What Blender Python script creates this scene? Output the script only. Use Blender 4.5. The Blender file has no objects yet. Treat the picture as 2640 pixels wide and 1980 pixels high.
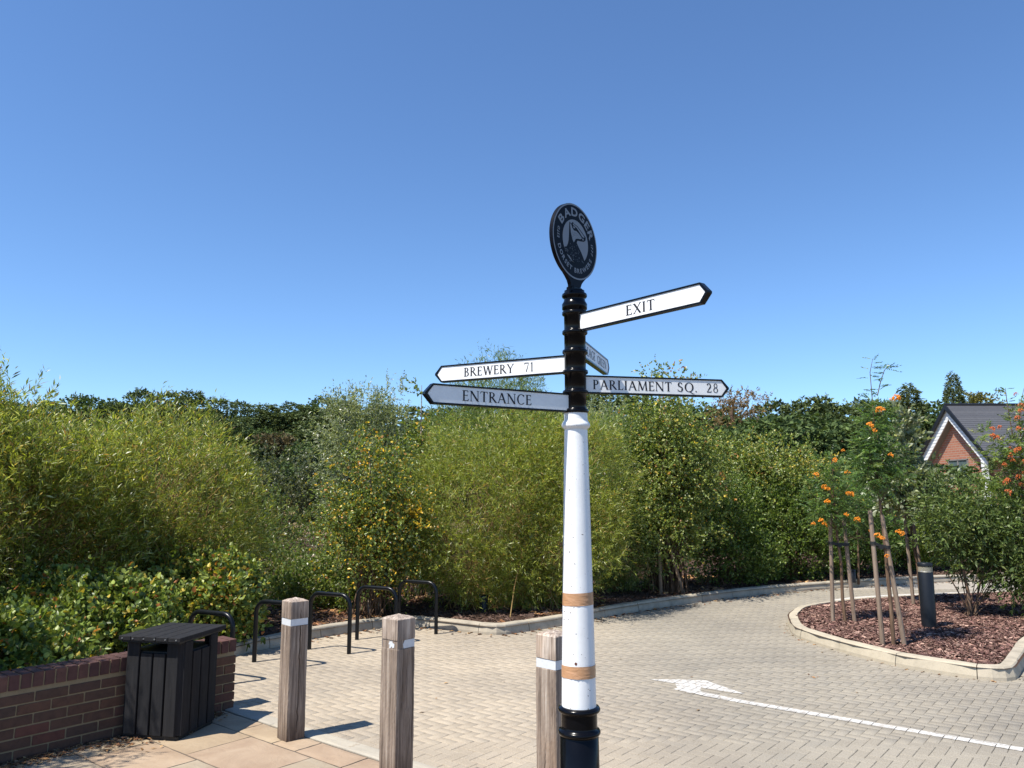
import bpy, bmesh, math, random
import numpy as np
from mathutils import Vector, Matrix

R = math.radians
SC = bpy.context.scene
COL = SC.collection

# ------------------------------------------------------------------ camera, sky, sun, exposure
CAM_H = 1.85
FPX = 2000.0
PITCH = math.atan(272 / FPX)
cam = bpy.data.cameras.new('camera')
cam.sensor_width = 36.0
cam.lens = 36.0 * FPX / 2640
cam.clip_start = 0.05
cam.clip_end = 5000
camo = bpy.data.objects.new('camera', cam)
COL.objects.link(camo)
camo.location = (0, 0, CAM_H)
camo.rotation_euler = (R(90) + PITCH, 0, 0)
SC.camera = camo

SUN_AZ = 36.0      # shadows run towards +x, swung 36 degrees towards +y
SUN_EL = 60.0
SUN_STRENGTH = 5.0
SKY_STRENGTH = 0.122
world = bpy.data.worlds.new("World")
SC.world = world
world.use_nodes = True
wn = world.node_tree.nodes
wl = world.node_tree.links
for n in list(wn):
    wn.remove(n)
wo = wn.new('ShaderNodeOutputWorld')
bg = wn.new('ShaderNodeBackground')
sky = wn.new('ShaderNodeTexSky')
sky.sky_type = 'NISHITA'
sky.sun_disc = False
sky.sun_elevation = R(SUN_EL)
sun_dir = Vector((-math.cos(R(SUN_AZ)) * math.cos(R(SUN_EL)), -math.sin(R(SUN_AZ)) * math.cos(R(SUN_EL)), math.sin(R(SUN_EL))))
sky.sun_rotation = math.atan2(sun_dir.x, sun_dir.y)
sky.altitude = 700
sky.air_density = 1.0
sky.dust_density = 0.0
sky.ozone_density = 6.0
bg.inputs['Strength'].default_value = SKY_STRENGTH
tint = wn.new('ShaderNodeMix')
tint.data_type = 'RGBA'
tint.blend_type = 'MULTIPLY'
tint.inputs[0].default_value = 1.0
tint.inputs[7].default_value = (0.83, 0.945, 1.04, 1.0)
wl.new(sky.outputs[0], tint.inputs[6])
wl.new(tint.outputs[2], bg.inputs[0])
wl.new(bg.outputs[0], wo.inputs[0])
sun = bpy.data.lights.new('sun', 'SUN')
sun.energy = SUN_STRENGTH
sun.angle = R(0.53)
sun.color = (1.0, 0.95, 0.86)
suno = bpy.data.objects.new('sun', sun)
COL.objects.link(suno)
suno.location = (-20, -10, 40)
suno.rotation_euler = (-sun_dir).to_track_quat('-Z', 'Y').to_euler()
SC.view_settings.view_transform = 'Standard'
SC.view_settings.look = 'None'
SC.view_settings.exposure = 0.6
SC.view_settings.gamma = 1.0
SC.view_settings.use_curve_mapping = False
SC.render.engine = 'CYCLES'
SC.cycles.max_bounces = 6
SC.cycles.diffuse_bounces = 3
SC.cycles.glossy_bounces = 3
SC.cycles.transmission_bounces = 4
SC.cycles.transparent_max_bounces = 8
SC.cycles.use_denoising = True

# ------------------------------------------------------------------ surveying helpers
_c, _s = math.cos(PITCH), math.sin(PITCH)


def ray(u, v):
    x = (u - 1320) / FPX
    y = (990 - v) / FPX
    return (x, _c - _s * y, _s + _c * y)


def on_ground(u, v, z=0.0):
    r = ray(u, v)
    t = (z - CAM_H) / r[2]
    return (r[0] * t, r[1] * t)


def at_depth(u, v, d):
    r = ray(u, v)
    t = d / r[1]
    return Vector((r[0] * t, d, CAM_H + r[2] * t))


AX2 = np.array([math.cos(R(-39)), math.sin(R(-39))])     # paving axis running right and towards us
AX1 = np.array([-AX2[1], AX2[0]])                        # paving axis running right and away


def loc(a, b, z=0.0):
    return (a * AX1[0] + b * AX2[0], a * AX1[1] + b * AX2[1], z)


# ------------------------------------------------------------------ object helpers
def tag(o, label=None, cat=None, group=None, kind=None):
    if label: o['label'] = label
    if cat: o['category'] = cat
    if group: o['group'] = group
    if kind: o['kind'] = kind
    return o


def empty(name, at=(0, 0, 0), rz=0.0, **kw):
    o = bpy.data.objects.new(name, None)
    o.empty_display_size = 0.1
    COL.objects.link(o)
    o.location = at
    o.rotation_euler = (0, 0, rz)
    tag(o, **kw)
    return o


def link(name, me, mats=None, parent=None, at=(0, 0, 0), rot=(0, 0, 0), **kw):
    o = bpy.data.objects.new(name, me)
    COL.objects.link(o)
    if mats is not None:
        for m in (mats if isinstance(mats, (list, tuple)) else [mats]):
            if len(me.materials) < 8 and m.name not in [q.name for q in me.materials if q]:
                me.materials.append(m)
    if parent is not None:
        o.parent = parent
    o.location = at
    o.rotation_euler = rot
    tag(o, **kw)
    return o


def np_mesh(name, V, F, col=None, rnd=None, smooth=False):
    """V (n,3); F (m,k) with one k"""
    V = np.asarray(V, dtype=np.float32)
    F = np.asarray(F, dtype=np.int32)
    me = bpy.data.meshes.new(name)
    me.vertices.add(len(V))
    me.vertices.foreach_set('co', V.ravel())
    m, k = F.shape
    me.loops.add(m * k)
    me.loops.foreach_set('vertex_index', F.ravel())
    me.polygons.add(m)
    me.polygons.foreach_set('loop_start', np.arange(0, m * k, k, dtype=np.int32))
    me.polygons.foreach_set('loop_total', np.full(m, k, dtype=np.int32))
    if smooth:
        me.polygons.foreach_set('use_smooth', np.ones(m, dtype=bool))
    me.update(calc_edges=True)
    if col is not None:
        a = me.attributes.new('tint', 'FLOAT_COLOR', 'POINT')
        c = np.ones((len(V), 4), dtype=np.float32)
        c[:, :3] = col
        a.data.foreach_set('color', c.ravel())
    if rnd is not None:
        a = me.attributes.new('rnd', 'FLOAT', 'POINT')
        a.data.foreach_set('value', np.asarray(rnd, dtype=np.float32))
    return me


class MB:
    """collects boxes, tubes and prisms into one mesh"""
    def __init__(self):
        self.V = []
        self.F = []
        self.S = []

    def add(self, V, F, smooth=False):
        b = len(self.V)
        self.V += [tuple(v) for v in V]
        self.F += [tuple(i + b for i in f) for f in F]
        self.S += [smooth] * len(F)
        return self

    def box(self, c, s, M=None, bev=0.0):
        hx, hy, hz = s[0] / 2, s[1] / 2, s[2] / 2
        if bev <= 0:
            V = [Vector((c[0] + sx * hx, c[1] + sy * hy, c[2] + sz * hz)) for sz in (-1, 1) for sy in (-1, 1) for sx in (-1, 1)]
            F = [(0, 2, 3, 1), (4, 5, 7, 6), (0, 1, 5, 4), (2, 6, 7, 3), (0, 4, 6, 2), (1, 3, 7, 5)]
            if M: V = [M @ v for v in V]
            return self.add(V, F)
        bm = bmesh.new()
        bmesh.ops.create_cube(bm, size=1.0)
        bmesh.ops.scale(bm, vec=s, verts=bm.verts)
        bmesh.ops.bevel(bm, geom=bm.edges[:], offset=bev, segments=1, affect='EDGES', profile=0.5)
        bmesh.ops.translate(bm, vec=c, verts=bm.verts)
        if M: bmesh.ops.transform(bm, matrix=M, verts=bm.verts)
        bm.verts.index_update()
        V = [v.co.copy() for v in bm.verts]
        F = [[v.index for v in f.verts] for f in bm.faces]
        bm.free()
        return self.add(V, F)

    def tube(self, pts, radii, n=10, cap=True, smooth=True):
        pts = [Vector(p) for p in pts]
        if not isinstance(radii, (list, tuple)): radii = [radii] * len(pts)
        V = []
        nrm = None
        for i, p in enumerate(pts):
            t = (pts[min(i + 1, len(pts) - 1)] - pts[max(i - 1, 0)]).normalized()
            if nrm is None:
                nrm = t.orthogonal().normalized()
            else:
                nrm = (nrm - t * nrm.dot(t)).normalized()
            b = t.cross(nrm)
            for k in range(n):
                a = 2 * math.pi * k / n
                V.append(p + (nrm * math.cos(a) + b * math.sin(a)) * radii[i])
        F = []
        for i in range(len(pts) - 1):
            for k in range(n):
                k2 = (k + 1) % n
                F.append((i * n + k, i * n + k2, (i + 1) * n + k2, (i + 1) * n + k))
        self.add(V, F, smooth)
        if cap:
            self.add(V[:n], [tuple(reversed(range(n)))])
            self.add(V[-n:], [tuple(range(n))])
        return self

    def lathe(self, prof, n=40, cap=True):
        """prof: list of (r, z)"""
        V = []
        for r, z in prof:
            for k in range(n):
                a = 2 * math.pi * k / n
                V.append((r * math.cos(a), r * math.sin(a), z))
        F = []
        for i in range(len(prof) - 1):
            for k in range(n):
                k2 = (k + 1) % n
                F.append((i * n + k, i * n + k2, (i + 1) * n + k2, (i + 1) * n + k))
        self.add(V, F, True)
        if cap:
            self.add(V[:n], [tuple(reversed(range(n)))])
            self.add(V[-n:], [tuple(range(n))])
        return self

    def prism(self, poly, z0, z1, M=None):
        n = len(poly)
        V = [Vector((x, y, z0)) for x, y in poly] + [Vector((x, y, z1)) for x, y in poly]
        if M: V = [M @ v for v in V]
        F = [tuple(reversed(range(n))), tuple(range(n, 2 * n))]
        for i in range(n):
            j = (i + 1) % n
            F.append((i, j, n + j, n + i))
        return self.add(V, F)

    def mesh(self, name):
        me = bpy.data.meshes.new(name)
        me.from_pydata(self.V, [], self.F)
        me.polygons.foreach_set('use_smooth', self.S)
        me.update()
        return me

    def build(self, name, mats, parent=None, at=(0, 0, 0), rot=(0, 0, 0), **kw):
        return link(name, self.mesh(name), mats, parent, at, rot, **kw)


# ------------------------------------------------------------------ materials
def nodes(name):
    m = bpy.data.materials.new(name)
    m.use_nodes = True
    nt = m.node_tree
    b = nt.nodes['Principled BSDF']
    return m, nt, b


def rgb(c):
    return (c[0], c[1], c[2], 1.0)


def ramp(nt, stops, fac):
    r = nt.nodes.new('ShaderNodeValToRGB')
    el = r.color_ramp.elements
    while len(el) < len(stops): el.new(0.5)
    for e, (p, c) in zip(el, stops):
        e.position = p
        e.color = rgb(c)
    nt.links.new(fac, r.inputs[0])
    return r.outputs[0]


def noise(nt, vec, scale, detail=4, rough=0.6, dist=0.0):
    n = nt.nodes.new('ShaderNodeTexNoise')
    n.inputs['Scale'].default_value = scale
    n.inputs['Detail'].default_value = detail
    n.inputs['Roughness'].default_value = rough
    n.inputs['Distortion'].default_value = dist
    if vec is not None: nt.links.new(vec, n.inputs['Vector'])
    return n.outputs['Fac']


def mapped(nt, vec, scale=(1, 1, 1)):
    mp = nt.nodes.new('ShaderNodeMapping')
    mp.inputs['Scale'].default_value = scale
    nt.links.new(vec, mp.inputs['Vector'])
    return mp.outputs[0]


def mix(nt, a, b, fac, mode='MIX'):
    m = nt.nodes.new('ShaderNodeMix')
    m.data_type = 'RGBA'
    m.blend_type = mode
    for sock, val in ((m.inputs[0], fac), (m.inputs[6], a), (m.inputs[7], b)):
        if isinstance(val, (int, float)): sock.default_value = val
        elif isinstance(val, (tuple, list)): sock.default_value = rgb(val)
        else: nt.links.new(val, sock)
    return m.outputs[2]


def bump(nt, b, h, strength=0.3, dist=0.01):
    n = nt.nodes.new('ShaderNodeBump')
    n.inputs['Strength'].default_value = strength
    n.inputs['Distance'].default_value = dist
    nt.links.new(h, n.inputs['Height'])
    nt.links.new(n.outputs[0], b.inputs['Normal'])


def math_node(nt, op, a, b=None, c=None):
    n = nt.nodes.new('ShaderNodeMath')
    n.operation = op
    for i, v in enumerate((a, b, c)):
        if v is None: continue
        if isinstance(v, (int, float)): n.inputs[i].default_value = v
        else: nt.links.new(v, n.inputs[i])
    return n.outputs[0]


def simple(name, c, rough=0.5, metal=0.0, spec=0.5, var=0.0, vscale=8, bmp=0.0, bscale=60, coat=0.0):
    m, nt, b = nodes(name)
    tc = nt.nodes.new('ShaderNodeTexCoord').outputs['Object']
    if var > 0:
        f = noise(nt, tc, vscale, 5)
        col = ramp(nt, [(0.3, [x * (1 - var) for x in c]), (0.7, [min(1, x * (1 + var)) for x in c])], f)
        nt.links.new(col, b.inputs['Base Color'])
    else:
        b.inputs['Base Color'].default_value = rgb(c)
    b.inputs['Roughness'].default_value = rough
    b.inputs['Metallic'].default_value = metal
    b.inputs['Specular IOR Level'].default_value = spec
    if coat: b.inputs['Coat Weight'].default_value = coat
    if bmp > 0:
        bump(nt, b, noise(nt, tc, bscale, 4), bmp, 0.004)
    return m


def piece_random(nt):
    """0..1 per object plus 0..1 per piece of a joined mesh"""
    oi = nt.nodes.new('ShaderNodeObjectInfo').outputs['Random']
    at = nt.nodes.new('ShaderNodeAttribute')
    at.attribute_name = 'rnd'
    return math_node(nt, 'FRACT', math_node(nt, 'ADD', oi, at.outputs['Fac']))


def world_pos(nt):
    return nt.nodes.new('ShaderNodeNewGeometry').outputs['Position']


def paver_material():
    m, nt, b = nodes('grey_buff_concrete_block')
    pr = piece_random(nt)
    base = ramp(nt, [(0.0, (0.368, 0.326, 0.268)), (0.35, (0.385, 0.342, 0.282)), (0.7, (0.402, 0.358, 0.296)), (1.0, (0.372, 0.334, 0.280))], pr)
    pos = world_pos(nt)
    big = ramp(nt, [(0.35, (0.80, 0.80, 0.80)), (0.62, (1.04, 1.03, 1.0))], noise(nt, pos, 0.55, 5, 0.6))
    sx = nt.nodes.new('ShaderNodeSeparateXYZ')
    nt.links.new(pos, sx.inputs[0])
    wob = noise(nt, pos, 0.35, 3, 0.5)
    lane = math_node(nt, 'ADD', math_node(nt, 'MULTIPLY', sx.outputs[0], 0.28), math_node(nt, 'MULTIPLY', wob, 0.5))
    lanec = ramp(nt, [(0.25, (1.10, 1.05, 0.99)), (0.75, (0.82, 0.83, 0.83))], lane)
    base = mix(nt, base, lanec, 1.0, 'MULTIPLY')
    spk = ramp(nt, [(0.36, (0.58, 0.54, 0.50)), (0.47, (0.95, 0.95, 0.95)), (0.60, (1.0, 1.0, 1.0)), (0.72, (1.25, 1.23, 1.2))], noise(nt, pos, 130, 3, 0.75))
    spot = ramp(nt, [(0.68, (1, 1, 1)), (0.78, (0.66, 0.62, 0.58))], noise(nt, pos, 9, 5, 0.7))
    c = mix(nt, base, big, 1.0, 'MULTIPLY')
    c = mix(nt, c, spk, 1.0, 'MULTIPLY')
    c = mix(nt, c, spot, 0.85, 'MULTIPLY')
    nt.links.new(c, b.inputs['Base Color'])
    b.inputs['Roughness'].default_value = 0.9
    b.inputs['Specular IOR Level'].default_value = 0.25
    bump(nt, b, noise(nt, pos, 170, 3, 0.7), 0.45, 0.004)
    return m


def road_sheet_material(name, c0, c1):
    m, nt, b = nodes(name)
    pos = world_pos(nt)
    c = ramp(nt, [(0.3, c0), (0.7, c1)], noise(nt, pos, 0.6, 6, 0.6))
    spk = ramp(nt, [(0.36, (0.75, 0.73, 0.70)), (0.6, (1.05, 1.05, 1.05))], noise(nt, pos, 60, 3, 0.75))
    c = mix(nt, c, spk, 0.8, 'MULTIPLY')
    nt.links.new(c, b.inputs['Base Color'])
    b.inputs['Roughness'].default_value = 0.9
    bump(nt, b, noise(nt, pos, 90, 3), 0.4, 0.005)
    return m


def flag_material():
    m, nt, b = nodes('riven_sandstone')
    pr = piece_random(nt)
    base = ramp(nt, [(0.0, (0.34, 0.26, 0.175)), (0.35, (0.385, 0.30, 0.20)), (0.7, (0.345, 0.25, 0.175)), (1.0, (0.33, 0.275, 0.20))], pr)
    pos = world_pos(nt)
    mo = ramp(nt, [(0.25, (0.80, 0.74, 0.70)), (0.5, (1.0, 0.98, 0.95)), (0.75, (1.14, 1.16, 1.16))], noise(nt, pos, 2.6, 7, 0.62, 0.8))
    st = ramp(nt, [(0.62, (1, 1, 1)), (0.72, (0.78, 0.74, 0.72))], noise(nt, pos, 14, 5, 0.7))
    c = mix(nt, base, mo, 1.0, 'MULTIPLY')
    c = mix(nt, c, st, 0.6, 'MULTIPLY')
    nt.links.new(c, b.inputs['Base Color'])
    b.inputs['Roughness'].default_value = 0.85
    bump(nt, b, noise(nt, pos, 7, 8, 0.62, 1.2), 0.5, 0.02)
    return m


def brick_material(name, stops):
    m, nt, b = nodes(name)
    pr = piece_random(nt)
    base = ramp(nt, stops, pr)
    pos = world_pos(nt)
    mo = ramp(nt, [(0.3, (0.72, 0.70, 0.70)), (0.55, (1, 1, 1)), (0.75, (1.2, 1.12, 1.05))], noise(nt, pos, 16, 6, 0.65))
    sp = ramp(nt, [(0.27, (0.25, 0.22, 0.22)), (0.34, (1, 1, 1))], noise(nt, pos, 55, 3, 0.6))
    c = mix(nt, base, mo, 1.0, 'MULTIPLY')
    c = mix(nt, c, sp, 0.9, 'MULTIPLY')
    nt.links.new(c, b.inputs['Base Color'])
    b.inputs['Roughness'].default_value = 0.88
    bump(nt, b, noise(nt, pos, 60, 5, 0.7), 0.6, 0.006)
    return m


def wood_material(name, stops, gscale=20.0, stretch=0.045, dark=(0.16, 0.11, 0.08), bmp=0.7):
    m, nt, b = nodes(name)
    tc = nt.nodes.new('ShaderNodeTexCoord').outputs['Object']
    oi = nt.nodes.new('ShaderNodeObjectInfo').outputs['Random']
    add = nt.nodes.new('ShaderNodeVectorMath')
    add.operation = 'ADD'
    cmb = nt.nodes.new('ShaderNodeCombineXYZ')
    k = math_node(nt, 'MULTIPLY', oi, 37.0)
    for i in range(3): nt.links.new(k, cmb.inputs[i])
    nt.links.new(tc, add.inputs[0]); nt.links.new(cmb.outputs[0], add.inputs[1])
    vec = add.outputs[0]
    g = noise(nt, mapped(nt, vec, (1, 1, stretch)), gscale * 2.2, 6, 0.65, 0.25)
    g2 = noise(nt, mapped(nt, vec, (1, 1, 0.35)), 4.5, 4, 0.6)
    c = ramp(nt, stops, g)
    tint = ramp(nt, [(0.3, (0.86, 0.84, 0.84)), (0.52, (1, 1, 1)), (0.72, (1.12, 1.02, 0.92))], g2)
    c = mix(nt, c, tint, 1.0, 'MULTIPLY')
    if name == 'weathered_oak':
        # silvered top and a damp stained foot, both fixed to the post
        sz = nt.nodes.new('ShaderNodeSeparateXYZ')
        nt.links.new(tc, sz.inputs[0])
        hgt = math_node(nt, 'ADD', sz.outputs[2], math_node(nt, 'MULTIPLY', math_node(nt, 'SUBTRACT', g2, 0.5), 0.35))
        wear = ramp(nt, [(0.0, (0.42, 0.38, 0.36)), (0.10, (0.70, 0.67, 0.64)), (0.22, (1, 1, 1)), (0.90, (1.0, 1.0, 1.0)), (0.99, (1.45, 1.5, 1.55))], hgt)
        c = mix(nt, c, wear, 1.0, 'MULTIPLY')
    fine = noise(nt, mapped(nt, vec, (1, 1, 0.02)), gscale * 7, 3, 0.7)
    crk = ramp(nt, [(0.33, dark), (0.41, (1, 1, 1))], fine)
    c = mix(nt, c, crk, 0.7, 'MULTIPLY')
    nt.links.new(c, b.inputs['Base Color'])
    b.inputs['Roughness'].default_value = 0.85
    b.inputs['Specular IOR Level'].default_value = 0.25
    h = math_node(nt, 'ADD', g, math_node(nt, 'MULTIPLY', fine, 0.8))
    bump(nt, b, h, bmp, 0.006)
    return m


def leaf_material(name, trans=0.38, rough=0.36, spec=0.5):
    m, nt, b = nodes(name)
    at = nt.nodes.new('ShaderNodeAttribute')
    at.attribute_name = 'tint'
    oi = nt.nodes.new('ShaderNodeObjectInfo').outputs['Random']
    col = at.outputs['Color']
    nt.links.new(col, b.inputs['Base Color'])
    b.inputs['Roughness'].default_value = rough
    b.inputs['Specular IOR Level'].default_value = spec
    tr = nt.nodes.new('ShaderNodeBsdfTranslucent')
    tcol = mix(nt, col, (1.5, 1.5, 0.6), 1.0, 'MULTIPLY')
    nt.links.new(tcol, tr.inputs['Color'])
    ms = nt.nodes.new('ShaderNodeMixShader')
    ms.inputs[0].default_value = trans
    nt.links.new(b.outputs[0], ms.inputs[1])
    nt.links.new(tr.outputs[0], ms.inputs[2])
    out = nt.nodes['Material Output']
    nt.links.new(ms.outputs[0], out.inputs[0])
    return m


def tint_material(name, rough=0.9, spec=0.2):
    m, nt, b = nodes(name)
    at = nt.nodes.new('ShaderNodeAttribute')
    at.attribute_name = 'tint'
    nt.links.new(at.outputs['Color'], b.inputs['Base Color'])
    b.inputs['Roughness'].default_value = rough
    b.inputs['Specular IOR Level'].default_value = spec
    return m


def ground_material(name, stops, scale=1.5, bscale=40):
    m, nt, b = nodes(name)
    pos = world_pos(nt)
    n1 = noise(nt, pos, scale, 8, 0.7)
    n2 = noise(nt, pos, bscale, 5, 0.75)
    c = ramp(nt, stops, n1)
    c = mix(nt, c, ramp(nt, [(0.35, (0.5, 0.48, 0.46)), (0.65, (1.3, 1.25, 1.2))], n2), 0.9, 'MULTIPLY')
    nt.links.new(c, b.inputs['Base Color'])
    b.inputs['Roughness'].default_value = 0.95
    b.inputs['Specular IOR Level'].default_value = 0.15
    bump(nt, b, n2, 0.8, 0.03)
    return m


def concrete_material(name, c, stain=0.35, rnd=True):
    m, nt, b = nodes(name)
    pos = world_pos(nt)
    a = ramp(nt, [(0.25, [x * (1 - stain) for x in c]), (0.55, c), (0.8, [x * 1.12 for x in c])], noise(nt, pos, 5, 8, 0.68))
    if rnd:
        pr = piece_random(nt)
        a = mix(nt, a, ramp(nt, [(0, (0.86, 0.86, 0.87)), (1, (1.08, 1.06, 1.02))], pr), 1.0, 'MULTIPLY')
    spk = ramp(nt, [(0.3, (0.7, 0.68, 0.66)), (0.45, (1, 1, 1))], noise(nt, pos, 90, 4, 0.7))
    a = mix(nt, a, spk, 0.7, 'MULTIPLY')
    nt.links.new(a, b.inputs['Base Color'])
    b.inputs['Roughness'].default_value = 0.9
    b.inputs['Specular IOR Level'].default_value = 0.25
    bump(nt, b, noise(nt, pos, 60, 5, 0.7), 0.35, 0.004)
    return m


M = {}
M['paver'] = paver_material()
M['joint'] = road_sheet_material('dark_jointing_sand', (0.075, 0.062, 0.048), (0.13, 0.105, 0.08))
M['road_far'] = road_sheet_material('worn_block_road_surface', (0.33, 0.295, 0.25), (0.42, 0.375, 0.315))
M['flag'] = flag_material()
M['edging'] = concrete_material('pale_edging_concrete', (0.42, 0.38, 0.31), 0.12)
M['kerb'] = concrete_material('buff_kerb_concrete', (0.46, 0.405, 0.31), 0.28)
M['kerb_grey'] = concrete_material('weathered_grey_kerb_concrete', (0.43, 0.38, 0.30), 0.36)
M['brick'] = brick_material('brown_red_brick', [(0.0, (0.095, 0.047, 0.029)), (0.3, (0.120, 0.058, 0.034)), (0.55, (0.083, 0.047, 0.031)), (0.75, (0.145, 0.052, 0.033)), (1.0, (0.068, 0.043, 0.031))])
M['brick_top'] = brick_material('red_coping_brick', [(0.0, (0.105, 0.045, 0.036)), (0.5, (0.075, 0.034, 0.030)), (1.0, (0.15, 0.070, 0.050))])
M['mortar'] = concrete_material('sandy_mortar', (0.27, 0.205, 0.12), 0.2, False)
M['oak'] = wood_material('weathered_oak', [(0.25, (0.085, 0.064, 0.050)), (0.43, (0.195, 0.150, 0.118)), (0.56, (0.30, 0.235, 0.185)), (0.74, (0.46, 0.395, 0.33))])
M['stake'] = wood_material('grey_brown_stake_wood', [(0.25, (0.15, 0.105, 0.075)), (0.5, (0.25, 0.185, 0.135)), (0.75, (0.34, 0.27, 0.21))], bmp=0.3)
M['bark'] = wood_material('brown_bark', [(0.25, (0.07, 0.045, 0.03)), (0.5, (0.15, 0.095, 0.06)), (0.75, (0.23, 0.16, 0.11))], gscale=12, stretch=0.2, bmp=0.5)
M['birch'] = wood_material('pale_birch_bark', [(0.25, (0.14, 0.10, 0.075)), (0.45, (0.34, 0.27, 0.21)), (0.7, (0.5, 0.43, 0.36))], gscale=10, stretch=1.6, bmp=0.4)
M['osier'] = wood_material('straw_willow_stem', [(0.25, (0.20, 0.12, 0.045)), (0.5, (0.34, 0.225, 0.09)), (0.75, (0.46, 0.34, 0.16))], gscale=10, stretch=0.3, bmp=0.2)
M['band'] = simple('white_reflective_tape', (0.62, 0.64, 0.66), 0.4, var=0.06, vscale=60, bmp=0.15, bscale=400)
M['black_gloss'] = simple('gloss_black_paint', (0.003, 0.003, 0.004), 0.2, spec=0.2, var=0.3, vscale=12, bmp=0.05, bscale=80)
M['black_satin'] = simple('black_powder_coat', (0.004, 0.005, 0.007), 0.3, spec=0.3, var=0.3, vscale=20, bmp=0.06)
M['navy'] = simple('blue_black_enamel', (0.002, 0.0025, 0.006), 0.45, spec=0.12)
M['silver'] = simple('silver_grey_print', (0.22, 0.24, 0.27), 0.5, spec=0.3)
M['letter'] = simple('black_vinyl_lettering', (0.018, 0.017, 0.022), 0.5, spec=0.3)


def sign_white():
    m, nt, b = nodes('white_sign_panel')
    tc = nt.nodes.new('ShaderNodeTexCoord').outputs['Object']
    c = ramp(nt, [(0.3, (0.78, 0.77, 0.75)), (0.6, (0.84, 0.835, 0.82))], noise(nt, tc, 25, 5, 0.6))
    nt.links.new(c, b.inputs['Base Color'])
    b.inputs['Roughness'].default_value = 0.42
    return m


M['white'] = sign_white()


def post_white():
    m, nt, b = nodes('white_gloss_post_paint')
    tc = nt.nodes.new('ShaderNodeTexCoord').outputs['Object']
    c = ramp(nt, [(0.3, (0.78, 0.77, 0.755)), (0.6, (0.85, 0.845, 0.83))], noise(nt, tc, 6, 6, 0.7))
    dots = ramp(nt, [(0.285, (0.16, 0.13, 0.11)), (0.31, (1, 1, 1))], noise(nt, tc, 70, 2, 0.5))
    c = mix(nt, c, dots, 0.9, 'MULTIPLY')
    nt.links.new(c, b.inputs['Base Color'])
    b.inputs['Roughness'].default_value = 0.33
    h = noise(nt, mapped(nt, tc, (1, 1, 0.5)), 160, 4, 0.7)
    bump(nt, b, h, 0.25, 0.002)
    return m


M['post_white'] = post_white()


def tape_mat():
    m, nt, b = nodes('brown_parcel_tape')
    tc = nt.nodes.new('ShaderNodeTexCoord').outputs['Object']
    n1 = noise(nt, mapped(nt, tc, (1, 1, 3.0)), 14, 4, 0.5, 1.5)
    c = ramp(nt, [(0.3, (0.48, 0.26, 0.13)), (0.66, (0.51, 0.28, 0.15)), (0.76, (0.58, 0.36, 0.22))], n1)
    nt.links.new(c, b.inputs['Base Color'])
    b.inputs['Roughness'].default_value = 0.3
    bump(nt, b, n1, 0.4, 0.008)
    return m


M['tape'] = tape_mat()
M['bin'] = wood_material('charcoal_recycled_plastic', [(0.25, (0.010, 0.010, 0.011)), (0.5, (0.016, 0.016, 0.018)), (0.75, (0.026, 0.025, 0.026))], gscale=16, stretch=0.1, dark=(0.7, 0.7, 0.7), bmp=0.2)
M['bin_in'] = simple('black_bin_liner_frame', (0.006, 0.006, 0.007), 0.6)
M['screw'] = simple('bright_steel_screw', (0.45, 0.45, 0.45), 0.35, metal=0.8)
M['lamp_body'] = simple('dark_grey_lamp_paint', (0.010, 0.012, 0.016), 0.4, spec=0.3, var=0.15, vscale=12)
M['lamp_cone'] = simple('aluminium_reflector', (0.5, 0.52, 0.54), 0.3, metal=0.7)
M['paint'] = None


def road_paint():
    m, nt, b = nodes('worn_white_road_paint')
    pos = world_pos(nt)
    c = ramp(nt, [(0.42, (0.40, 0.36, 0.31)), (0.53, (0.57, 0.55, 0.51)), (0.72, (0.70, 0.69, 0.66))], noise(nt, pos, 26, 7, 0.8))
    nt.links.new(c, b.inputs['Base Color'])
    b.inputs['Roughness'].default_value = 0.7
    bump(nt, b, noise(nt, pos, 150, 3), 0.3, 0.003)
    return m


M['paint'] = road_paint()


def glass_mat(name, c, rough=0.05):
    m, nt, b = nodes(name)
    b.inputs['Base Color'].default_value = rgb(c)
    b.inputs['Roughness'].default_value = rough
    b.inputs['Transmission Weight'].default_value = 0.9
    b.inputs['IOR'].default_value = 1.2
    return m


def lens_mat():
    m, nt, b = nodes('clear_lamp_lens')
    b.inputs['Base Color'].default_value = (0.75, 0.68, 0.5, 1)
    b.inputs['Roughness'].default_value = 0.08
    b.inputs['Alpha'].default_value = 0.32
    return m


M['lens'] = lens_mat()
M['glass'] = simple('dark_window_glass', (0.10, 0.14, 0.14), 0.06, spec=0.9)
M['slate'] = concrete_material('dark_slate', (0.085, 0.088, 0.100), 0.16)
M['clad'] = simple('white_weatherboard', (0.78, 0.78, 0.76), 0.6)
M['reveal'] = simple('grey_soffit_board', (0.21, 0.20, 0.19), 0.7)
M['verge'] = simple('black_verge_trim', (0.012, 0.012, 0.014), 0.4)


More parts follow.
